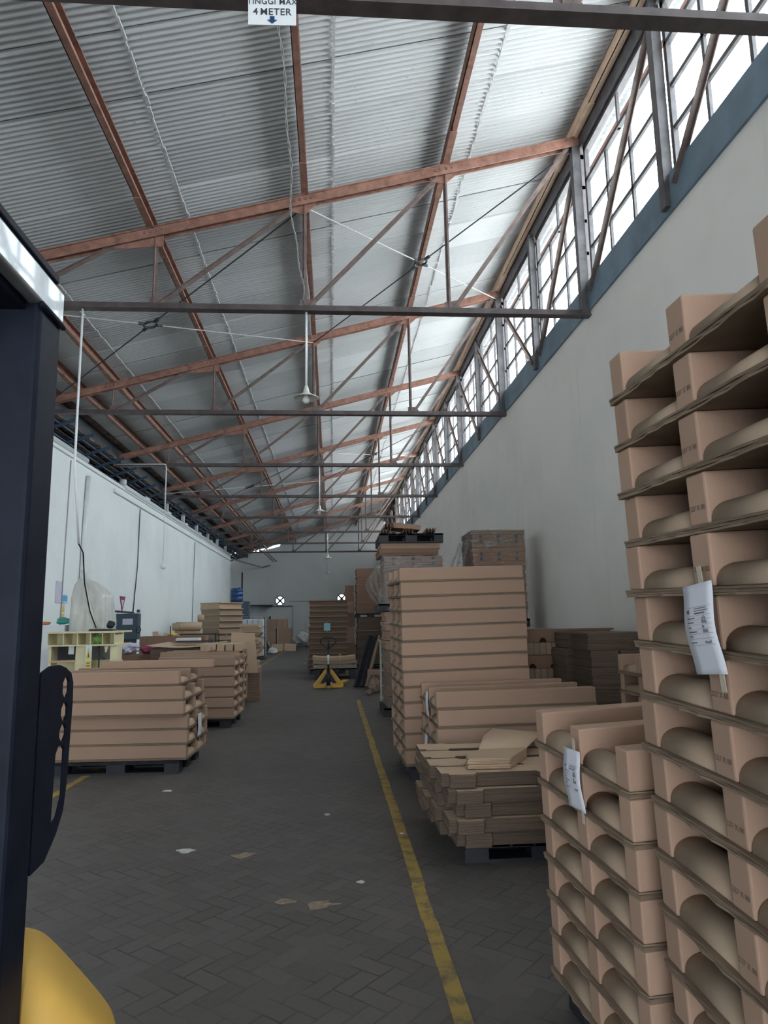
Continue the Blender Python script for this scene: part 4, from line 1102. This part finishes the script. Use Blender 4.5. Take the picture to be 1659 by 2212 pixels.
# dust-covered machine
def lerp_t(tab, z):
    for (a, x), (b, y) in zip(tab, tab[1:]):
        if z <= b: return x+(y-x)*(z-a)/(b-a)
    return tab[-1][1]
def cover():
    bm = bmesh.new(); rings = 34; n = 56; rnd = random.Random(5); prev = None
    Lt = [(0, -.35), (.9, -.32), (1.13, -.29), (1.28, -.25), (1.34, -.22)]; Rt = [(0, .36), (.42, .35), (.94, .29), (1.08, .17), (1.18, .04), (1.24, -.10), (1.30, -.15), (1.34, -.17)]
    Dt = [(0, .36), (.9, .34), (1.15, .22), (1.25, .11), (1.34, .05)]
    for i in range(rings+1):
        z = 1.34*(i/rings)**.85; l, r, d = lerp_t(Lt, z), lerp_t(Rt, z), lerp_t(Dt, z); ring = []
        for k in range(n):
            th = 2*math.pi*k/n; c, s_ = math.cos(th), math.sin(th)
            sq = 1/max(abs(c), abs(s_))**.8
            fold = 1+.045*math.sin(9*th+4*z)+.04*math.sin(17*th-7*z)+rnd.uniform(-.014, .014)
            ring.append(bm.verts.new(((l+r)/2+(r-l)/2*c*sq*fold, d*s_*sq*fold, z+.012*math.sin(6*th))))
        if prev:
            for k in range(n): bm.faces.new((prev[k], prev[(k+1) % n], ring[(k+1) % n], ring[k]))
        prev = ring
    bm.faces.new(prev)
    me = bpy.data.meshes.new('dust_cover'); bm.to_mesh(me); bm.free(); me.materials.append(MAT['sack'])
    for p in me.polygons: p.use_smooth = True
    return me
t = thing('covered_machine', 'tall machine under a milky plastic dust cover behind the cream frame', 'machine', (-4.53, 13.7, 0))
inst(cover(), 'dust_cover', t, (0, 0, 1.22))
MB().box(-.38, .36, -.35, .4, 0, 1.24).build('base', 'steelgrey', t)
MB().tube([(-.08, -.25, 2.38), (.0, -.33, 2.1), (.12, -.37, 1.75), (.22, -.38, 1.50)], [.03, .035, .03, .015], 8).build('cover_fold', 'sack', t, True)
MB().lathe([(.10, 0), (.06, .05), (.05, .12), (.11, .24), (.0, .25)], 14, Matrix.Translation((-.20, 0, 2.46)) @ Matrix.Scale(.75, 4)).build('cover_knot', 'sack', t, True)
crumple('plastic_bag', 'teal bag on a white box behind the cream machine, beside the pillar', 'bag', (-5.02, 13.6, 1.62), (.13, .12, .07), 'teal', 5, 2)
tag(MB().box(-5.45, -4.93, 13.4, 13.9, 0, 1.615).build('storage_box', 'white'), 'white box under the teal bag behind the cream machine', 'box')
crumple('plastic_bag', 'red and orange bundle left of the teal bag', 'bag', (-5.30, 13.5, 1.617), (.08, .1, .035), 'orange', 7, 2)
# flat sheet stack
o = bundle('cardboard_bundle', 'wide dark pile of flat cardboard sheets right of the cream machine', -3.66, -2.5, 14.6, 16.4, .14, 1.12, 'sheet_dark', None, .028, .012, 0, 'cardboard bundle')
plastic_pallet((-3.6, 14.7, 0), 1.05, 1.6, .135, 0, 'black plastic pallet under the wide dark pile of flat sheets')
m = MB(); v = []; n = 8
for i in range(n+1):
    x = -3.72+1.35*i/n; z = 1.13+.05*(abs(i/n-.5)*2)**2
    v += [(x, 14.5, z), (x, 16.4, z+.02)]
m.v = v; m.f = [(2*i, 2*i+1, 2*i+3, 2*i+2) for i in range(n)]
o = m.build('cardboard_sheet', 'kraft_pale'); so = o.modifiers.new('solid', 'SOLIDIFY'); so.thickness = .008; tag(o, 'pale top sheet curling over the wide dark pile of flat sheets', 'cardboard sheet')
o = MB().box(0, .75, 0, .35, 0, .025).build('steel_strip', 'dark'); o.location = (-3.3, 15.2, 1.215); o.rotation_euler = (0, 0, .08); tag(o, 'dark flat strip lying on the pale top sheet', 'strip')
o = MB().box(0, .5, 0, .3, 0, .07).build('offcut_block', 'white'); o.location = (-3.45, 15.9, 1.215); tag(o, 'small white block on the pale top sheet', 'block')
tag(MB().box(-4.5, -3.0, 16.9, 17.4, 0, 1.32).build('cardboard_bundle', 'kraft_dark'), 'brown bundle standing behind the pale top sheet', 'cardboard bundle')
# clutter below the cabinet
crumple('plastic_bag', 'grey bag of scrap behind the right end of the cream machine', 'bag', (-4.30, 15.4, .98), (.20, .2, .12), 'lilac', 9)
crumple('plastic_bag', 'dark red bag beside the grey scrap bag under the cabinet', 'bag', (-3.95, 15.5, .98), (.14, .14, .09), 'maroon', 10)
tag(MB().box(-4.55, -3.78, 15.2, 15.75, 0, .975).build('storage_box', 'kraft_dark'), 'brown box carrying the scrap bags beyond the cream machine', 'box')
bb = ['left', 'middle', 'right']
for k in range(3):
    o = MB().box(-.07, .07, -.01, .01, 0, 1.42-.04*k).build('timber_board', 'steel_wood'); o.location = (-4.35+.16*k, 18.2, 0); o.rotation_euler = (0, .08*(k-1), 0)
    tag(o, '%s short board standing under the switch cabinet' % bb[k], 'board', 'boards under the cabinet')
t = thing('valve_stand', 'thin valve stem with small handwheel in front of the boards', 'valve', (-4.0, 17.8, 0)); MB().tube([(0, 0, 0), (0, 0, 1.55)], .012, 6).build('stem', 'dark', t)
MB().lathe([(.0, -.01), (.07, -.01), (.07, .01), (0, .01)], 14, Matrix.Translation((0, 0, 1.33))).build('handwheel', 'dark', t)
for k in range(4):
    o = MB().tube([(0, 0, 0), (.05, 0, 1.25+.05*k)], .012, 6).build('steel_rod', 'steelgrey'); o.location = (-4.1+.42*k, 21.9, 0)
    tag(o, ['first', 'second', 'third', 'fourth'][k]+' from left of the thin rods standing by the left wall', 'rod', 'rods by the left wall')
# trolley
t = thing('trolley', 'dark steel trolley frame behind the left stacks', 'trolley', (-4.55, 21.0, 0))
for x in (0, 1.12):
    for y in (0, .6): MB().box(x, x+.03, y, y+.03, 0, 1.30).build('leg', 'dark', t)
MB().box(0, 1.15, 0, .03, 1.27, 1.30).box(0, 1.15, .6, .63, 1.27, 1.30).box(0, .03, 0, .63, 1.27, 1.30).box(1.12, 1.15, 0, .63, 1.27, 1.30).build('top_rail', 'dark', t)
MB().box(0, 1.15, 0, .63, .84, .87).build('shelf', 'dark', t)
for k in range(2):
    tag(MB().box(-4.50+.27*k, -4.27+.27*k, 21.05, 21.5, .872, 1.07+.03*k).build('bin', 'green_metal', None, bevel=.02), ['left', 'right'][k]+' dark green bin on the trolley', 'bin', 'green bins on the trolley')
t = thing('electric_motor', 'dark motor on the right of the trolley', 'motor', (-3.80, 21.2, .872)); MB().lathe([(0, -.2), (.10, -.2), (.13, -.15), (.13, .15), (.10, .2), (0, .2)], 16, Matrix.Translation((0, 0, .13)) @ Matrix.Rotation(math.pi/2, 4, 'Y')).build('housing', 'cabinet', t, True)
MB().box(-.12, .12, -.1, .1, 0, .03).build('base', 'dark', t)
# paper rolls
rl = ['upper front', 'upper rear', 'middle left', 'middle right', 'lower left', 'lower right', 'top single']
for k in range(7):
    y, z = [(24.6, 1.50), (24.86, 1.535), (24.7, 1.28), (25.0, 1.30), (24.65, 1.02), (25.0, 1.02), (25.1, 1.78)][k]
    x0 = -5.45+.06*(k % 3)+(.75 if k == 6 else 0); x1 = -4.5-.03*(k % 2)
    o = thing('paper_tube', '%s pale paper tube of the pile by the left wall' % rl[k], 'paper tube', (x0, y, z), 0, 'paper tubes by the left wall')
    MB().tube([(0, 0, 0), (x1-x0, 0, 0)], .125, 16).build('tube', 'kraft_pale', o, True); MB().tube([((x1-x0)*.25, 0, 0), ((x1-x0)*.27, 0, 0)], .127, 16).build('strap', 'kraft_dull', o, True)
tag(MB().box(-5.5, -4.5, 24.4, 25.2, 0, .89).build('storage_box', 'kraft_dull'), 'low box under the pile of pale paper tubes', 'box')
crumple('plastic_bag', 'orange-yellow bag in front of the pale paper tubes', 'bag', (-5.3, 23.9, 1.0), (.22, .15, .17), 'warn_yellow', 12, 2)
tag(MB().box(-5.6, -5.0, 23.7, 24.2, 0, 1.0).build('storage_box', 'kraft_dark'), 'dark box under the orange-yellow bag', 'box')
# stacked sheet tower, turned
GO = 'bundles in the turned sheet tower on the left'
a_ = math.atan2(.80, .67)
for k in range(10):
    z0 = .14+.222*k; o = bundle('cardboard_bundle', '%s bundle of the tall turned sheet tower below the blue drum' % nth(9-k), -.55, .55, -.48, .55, z0, z0+.19, 'kraft_dull' if k != 9 else 'kraft_pale', GO, .05, .012)
    c = Vector((-4.07, 26.0))+Vector((.67, .80)).normalized()*.55+Vector((-.80, .67)).normalized()*.585
    o.location = (c.x+random.uniform(-.03, .03), c.y, z0); o.rotation_euler = (0, 0, a_)
    o2 = MB().box(-.57, .57, -.60, .54, .191, .219).build('top_board', 'kraft_pale', o)
plastic_pallet((-4.9, 26.1, 0), 1.0, 1.0, .135, 0, 'black plastic pallet under the turned sheet tower')
pl = 12
for k in range(pl):
    z0 = .09*k+.4*0
    bundle('cardboard_bundle', '%s pale bundle of the ragged pile right of the turned tower' % nth(pl-1-k), -2.98+random.uniform(-.06, .06), -2.36+random.uniform(-.05, .05), 23.0, 23.9, .13*k, .13*(k+1)-.012, 'kraft_pale' if k % 3 else 'kraft', 'bundles in the ragged pale pile', .03, .02)
# drum, cabinet, cage, white panel
t = thing('plastic_drum', 'blue plastic drum high on a dark cabinet at the far left', 'drum', (-4.47, 33.3, 2.59))
MB().lathe([(.27, 0), (.29, .03), (.29, .20), (.275, .215), (.29, .23), (.29, .42), (.275, .435), (.29, .45), (.28, .58), (.20, .62), (0, .62)], 24).build('body', 'blue', t, True)
MB().lathe([(.05, .62), (.05, .65), (0, .65)], 12, Matrix.Translation((.12, 0, 0))).build('bung', 'blue', t)
tag(MB().box(-4.75, -4.35, 33.0, 33.6, 0, 2.585).build('cabinet', 'bluegrey'), 'dark cabinet carrying the blue drum, mostly hidden by the sheet tower', 'cabinet')
tag(MB().box(-4.34, -3.87, 33.0, 33.6, 0, 2.58).build('cabinet', 'cabinet'), 'dark blue tall cabinet just right below the blue drum', 'cabinet')
t = thing('tank_cage', 'white liquid container in a grey wire cage, right of the turned tower', 'container', (-3.95, 31.0, 0))
MB().box(.03, .97, .03, .97, .15, 1.75).build('tank', 'white', t, bevel=.05)
cg = MB()
for k in range(5):
    x = k*.25; cg.box(x-.012, x+.012, -.012, .012, .1, 1.85)
    cg.box(.988, 1.012, x-.012, x+.012, .1, 1.85)
for k in range(5): z = .1+.4375*k; cg.box(0, 1, -.012, .012, z-.012, z+.012); cg.box(.988, 1.012, 0, 1, z-.012, z+.012)
cg.build('wire_cage', 'steelgrey', t); MB().box(0, 1, 0, 1, 0, .12).build('skid', 'dark', t)
d = MB().box(-5.75, -4.2, YB-.05, YB, 0, 2.62).build('door_1', 'white'); struct(d)
t = thing('wall_shelf', 'thin dark canopy ledge on the far wall above the white panel', 'ledge', (-5.7, YB-.9, 2.70)); MB().box(0, 1.75, 0, .88, 0, .06).build('board', 'dark', t); MB().box(1.2, 1.75, 0, .6, -.10, 0).build('bracket', 'dark', t)
tag(MB().box(-4.24, -4.14, YB-.25, YB-.12, 0, 2.0).build('timber_post', 'dark'), 'dark upright post beside the white panel at the far wall', 'post')
tag(MB().tube([(-4.9, YB-.04, 2.66), (-2.72, YB-.04, 2.66), (-2.69, YB-.04, 2.63), (-2.68, YB-.04, .1)], .035, 6).build('conduit', 'steelgrey'), 'grey pipe bent down the far wall, right of the brown cartons', 'conduit')
tag(MB().tube([(-2.9, YB-.03, 3.0), (-.4, YB-.03, 2.98)], .02, 6).build('conduit', 'steelgrey'), 'thin cable running level along the far wall from the left fan', 'conduit')
tag(MB().tube([(-5.95, YB-1.2, 4.9), (-5.95, YB-1.2, 3.75)], .05, 6).build('conduit', 'dark'), 'short dark pipe hanging in the far left corner', 'conduit')
tag(MB().tube([(XL-.3, 41.5, 5.45), (-4.75, YB-.2, 5.3), (-4.2, YB-.1, 5.45)], .05, 6).build('conduit', 'steelgrey'), 'grey pipe crossing the far left corner under the roof', 'conduit')
# cartons
for (x0, x1, y0, z0, z1, lb) in ((-3.95, -3.28, 42, 1.24, 1.78, 'upper left large carton in the far carton pile'), (-3.27, -2.66, 42, 1.24, 1.78, 'upper right large carton in the far carton pile'),
        (-3.95, -3.33, 42, 0, 1.23, 'lower left tall carton in the far carton pile'), (-3.18, -2.44, 42, 0, 1.23, 'lower right tall carton in the far carton pile')):
    t = thing('carton', lb, 'carton', (x0, y0, z0), 0, 'far brown cartons'); MB().box(0, x1-x0, 0, .8, 0, z1-z0).build('box_body', 'kraft', t, bevel=.01)
    MB().box((x1-x0)/2-.03, (x1-x0)/2+.03, -.003, 0, 0, z1-z0).build('tape_strip', 'kraft_dull', t)
o = MB().box(-.25, .25, -.02, .02, 0, 1.12).build('timber_plank', 'dark'); o.location = (-3.33, 36.4, .0); o.rotation_euler = (math.radians(-8), math.radians(-22), .1); tag(o, 'dark plank leaning in front of the far brown cartons', 'plank')
for k, (x, z, rz_, nm) in enumerate(((-3.75, .32, .1, 'left'), (-3.05, .12, -.1, 'middle'), (-2.35, .0, .1, 'right'))):
    o = MB().box(-.32, .32, -.01, .01, 0, .42+.1*(k == 0)).build('cardboard_scrap', 'kraft_pale'); o.location = (x, 39.5, z*0); o.rotation_euler = (-.3, .1*k-.12, rz_); tag(o, nm+' loose cardboard piece leaning before the far cartons', 'cardboard scrap', 'cardboard pieces before the far cartons')
crumple('film_scrap', 'white crumpled film on the floor by the dark leaning plank', 'film', (-3.0, 36.0, 0), (.25, .2, .17), 'white', 14, 2)
tag(MB().box(-4.2, -3.8, 37.2, 37.9, 0, .9).build('carton', 'kraft_dark'), 'brown carton behind the dark leaning plank', 'carton')
crumple('dust_heap', 'grey sacks heaped at the far wall, right of the cartons', 'sack', (-1.6, 46.6, 0), (1.0, .7, .45), 'wall_b', 16)
# fans in the far wall
for k, (x, z) in enumerate(FANS):
    t = thing('exhaust_fan', ['round bright exhaust fan in the far wall, left of centre', 'round exhaust fan in the far wall, half hidden by the towers'][k], 'fan', (x, YB, z), 0, 'exhaust fans in the far wall')
    MB().lathe([(.28, -.06), (.35, -.06), (.35, .06), (.28, .06), (.27, .0), (.28, -.06)], 24, Matrix.Rotation(math.pi/2, 4, 'X')).build('housing', 'steelgrey', t, True)
    for b in range(4):
        R = Matrix.Rotation(math.pi/4+b*math.pi/2, 4, 'Y'); MB().box(.03, .30, -.03, .03, -.05, .05, R).build('blade', 'dark', t)
    MB().lathe([(0, -.07), (.10, -.07), (.10, .07), (0, .07)], 14, Matrix.Rotation(math.pi/2, 4, 'X')).build('hub', 'dark', t)
t = thing('lattice_bracket', 'dark broken lattice piece hanging at the upper left of the far wall', 'bracket', (-4.46, 46.0, 6.08))
for s in (0, .25):
    MB().beam((s, 0, .02), (.62+s, 0, -.66+.1), .04, .04).build('rail', 'dark', t)
for k in range(5): a = .1+.2*k; MB().beam((.62*a, 0, -.56*a), (.62*a+.25, 0, -.56*a), .03, .03).build('rung', 'dark', t)

# ------------------------------------------------------------------ forklift at the left edge
t = thing('forklift', 'forklift at the left edge: black overhead guard pillar, slotted grip plate and yellow cowl', 'forklift', (-.62, 1.5, 0))
FL = lambda: MB()
FL().box(-.14, 0, -.047, .07, .55, 2.30).build('guard_pillar', 'fork_black', t, bevel=.012, seg=3)
FL().box(-.155, -.085, -.062, -.03, .55, 2.28).build('pillar_rib', 'fork_black', t, bevel=.008)
FL().box(-.03, .003, -2.1, .075, 2.285, 2.365).build('guard_side_beam', 'fork_gloss', t, bevel=.008, seg=3)
FL().box(-.17, -.031, -2.1, .06, 2.27, 2.36).build('guard_header', 'fork_black', t)
FL().box(-.02, .006, -.3, .03, 2.365, 2.385).build('beam_lip', 'fork_black', t, bevel=.004)
FL().tube([(.002, -.05, 2.283), (.004, .0, 2.281), (.003, .072, 2.280)], .007, 6).build('weld_bead', 'fork_black', t, True)
# grip plate with slots, in the fore-aft plane
def grip():
    bm = bmesh.new()
    def loop(p):
        vs = [bm.verts.new((0, y, z)) for y, z in p]; return [bm.edges.new((vs[i], vs[(i+1) % len(vs)])) for i in range(len(vs))]
    out = [(.07, 1.50), (.12, 1.512), (.17, 1.512), (.21, 1.503), (.245, 1.488), (.26, 1.465), (.262, 1.42), (.256, 1.33), (.250, 1.24), (.235, 1.18), (.20, 1.14), (.14, 1.10), (.07, 1.095)]
    def slot(y0, y1, z0, z1, r=.012):
        return [(y0+r, z0), (y1-r, z0), (y1, z0+r), (y1, z1-r), (y1-r, z1), (y0+r, z1), (y0, z1-r), (y0, z0+r)]
    es = loop(out)
    for s in (slot(.195, .235, 1.435, 1.482), slot(.192, .233, 1.383, 1.424), slot(.188, .230, 1.338, 1.376)): es += loop(s)
    es += loop([(.165, 1.165), (.20, 1.175), (.225, 1.215), (.226, 1.318), (.21, 1.33), (.185, 1.33), (.172, 1.315)])
    bmesh.ops.triangle_fill(bm, use_beauty=True, edges=es)
    g = bmesh.ops.extrude_face_region(bm, geom=list(bm.faces))
    for e in g['geom']:
        if isinstance(e, bmesh.types.BMVert): e.co.x -= .006
    bmesh.ops.recalc_face_normals(bm, faces=bm.faces)
    me = bpy.data.meshes.new('grip_plate'); bm.to_mesh(me); bm.free(); me.materials.append(MAT['fork_black']); return me
inst(grip(), 'grip_plate', t)
FL().box(-.10, -.012, .07, .145, 1.10, 1.49).build('grip_base', 'fork_black', t, bevel=.01)
# mast seen behind the pillar
for x in (-.62, -.30): FL().box(x-.09, x+.09, .30, .42, .1, 2.2).build('mast_rail', 'black_steel', t, bevel=.01)
FL().box(-.72, -.2, .34, .40, 1.9, 2.0).box(-.72, -.2, .34, .40, .6, .7).build('mast_crossbar', 'black_steel', t)
FL().box(-1.0, -.145, .10, .26, .5, 1.28).build('dashboard', 'fork_black', t, bevel=.04, seg=3)
# cowl: lofted rounded body
prof = [(-.95, .925), (-.30, .935), (-.07, .925), (-.03, .915), (.0, .895), (.09, .80), (.13, .755), (.145, .73), (.152, .69), (.155, .40), (.155, .18)]
m = MB(); ys = [.06, .10, .18, .30, .50, .75, .95]; sc = [(.0, -.02), (.02, .02), (.01, .02), (-.03, -.005), (-.12, -.10), (-.24, -.26), (-.36, -.42)]
v = []; fc = []; n = len(prof)
for y, (s, dz) in zip(ys, sc):
    for x, z in prof: v.append((x+s*min(1, (x+.95)/.8), y, z+dz*(1 if z > .5 else 0)))
for j in range(len(ys)-1):
    for i in range(n-1): fc.append((j*n+i, j*n+i+1, (j+1)*n+i+1, (j+1)*n+i))
m.v = v; m.f = fc+[tuple(range(n)), tuple(range((len(ys)-1)*n, len(ys)*n))[::-1]]
o = m.build('front_cowl', 'yellow', t, True); s = o.modifiers.new('sub', 'SUBSURF'); s.levels = 2; s.render_levels = 2
FL().lathe([(.12, -.08), (.27, -.09), (.29, -.06), (.29, .06), (.27, .09), (.12, .08)], 28, Matrix.Translation((-.30, .40, .292)) @ Matrix.Rotation(math.pi/2, 4, 'Y')).build('front_wheel', 'black_steel', t, True)

# ------------------------------------------------------------------ litter on the pavers
lit = [(-1.05, 5.35, .05, 'scrap', 'white paper scrap on the pavers at left, with a torn tail'), (-.62, 5.2, .07, 'brown_scrap', 'flat tan scrap on the pavers left of centre'), (-.07, 4.28, .075, 'brown_scrap', 'trodden tan cardboard scrap in the middle of the aisle'),
       (.17, 4.6, .02, 'scrap', 'tiny white scrap beside the yellow line'), (-.05, 6.15, .025, 'scrap', 'tiny pale scrap in the middle aisle beyond the tan one'), (.12, 2.92, .02, 'scrap', 'small white crumb on the near pavers'),
       (-.28, 4.35, .05, 'brown_scrap', 'greyish flat scrap left of the trodden tan one'), (.35, 2.62, .05, 'brown_scrap', 'pale stain-like scrap near the bottom beside the yellow line'), (.52, 5.55, .02, 'scrap', 'white fleck right of the yellow line'), (-1.6, 7.2, .04, 'scrap', 'small white scrap in front of the near left stack')]
for k, (x, y, r, mt, lb) in enumerate(lit):
    rnd = random.Random(k); n = 11
    pts = [(x+r*rnd.uniform(.45, 1.2)*math.cos(2*math.pi*i/n)*1.3, y+r*rnd.uniform(.4, 1.1)*math.sin(2*math.pi*i/n)) for i in range(n)]
    tag(MB().prism(pts, .001, .004+.004*(mt == 'scrap')).build('floor_scrap', mt), lb, 'scrap')
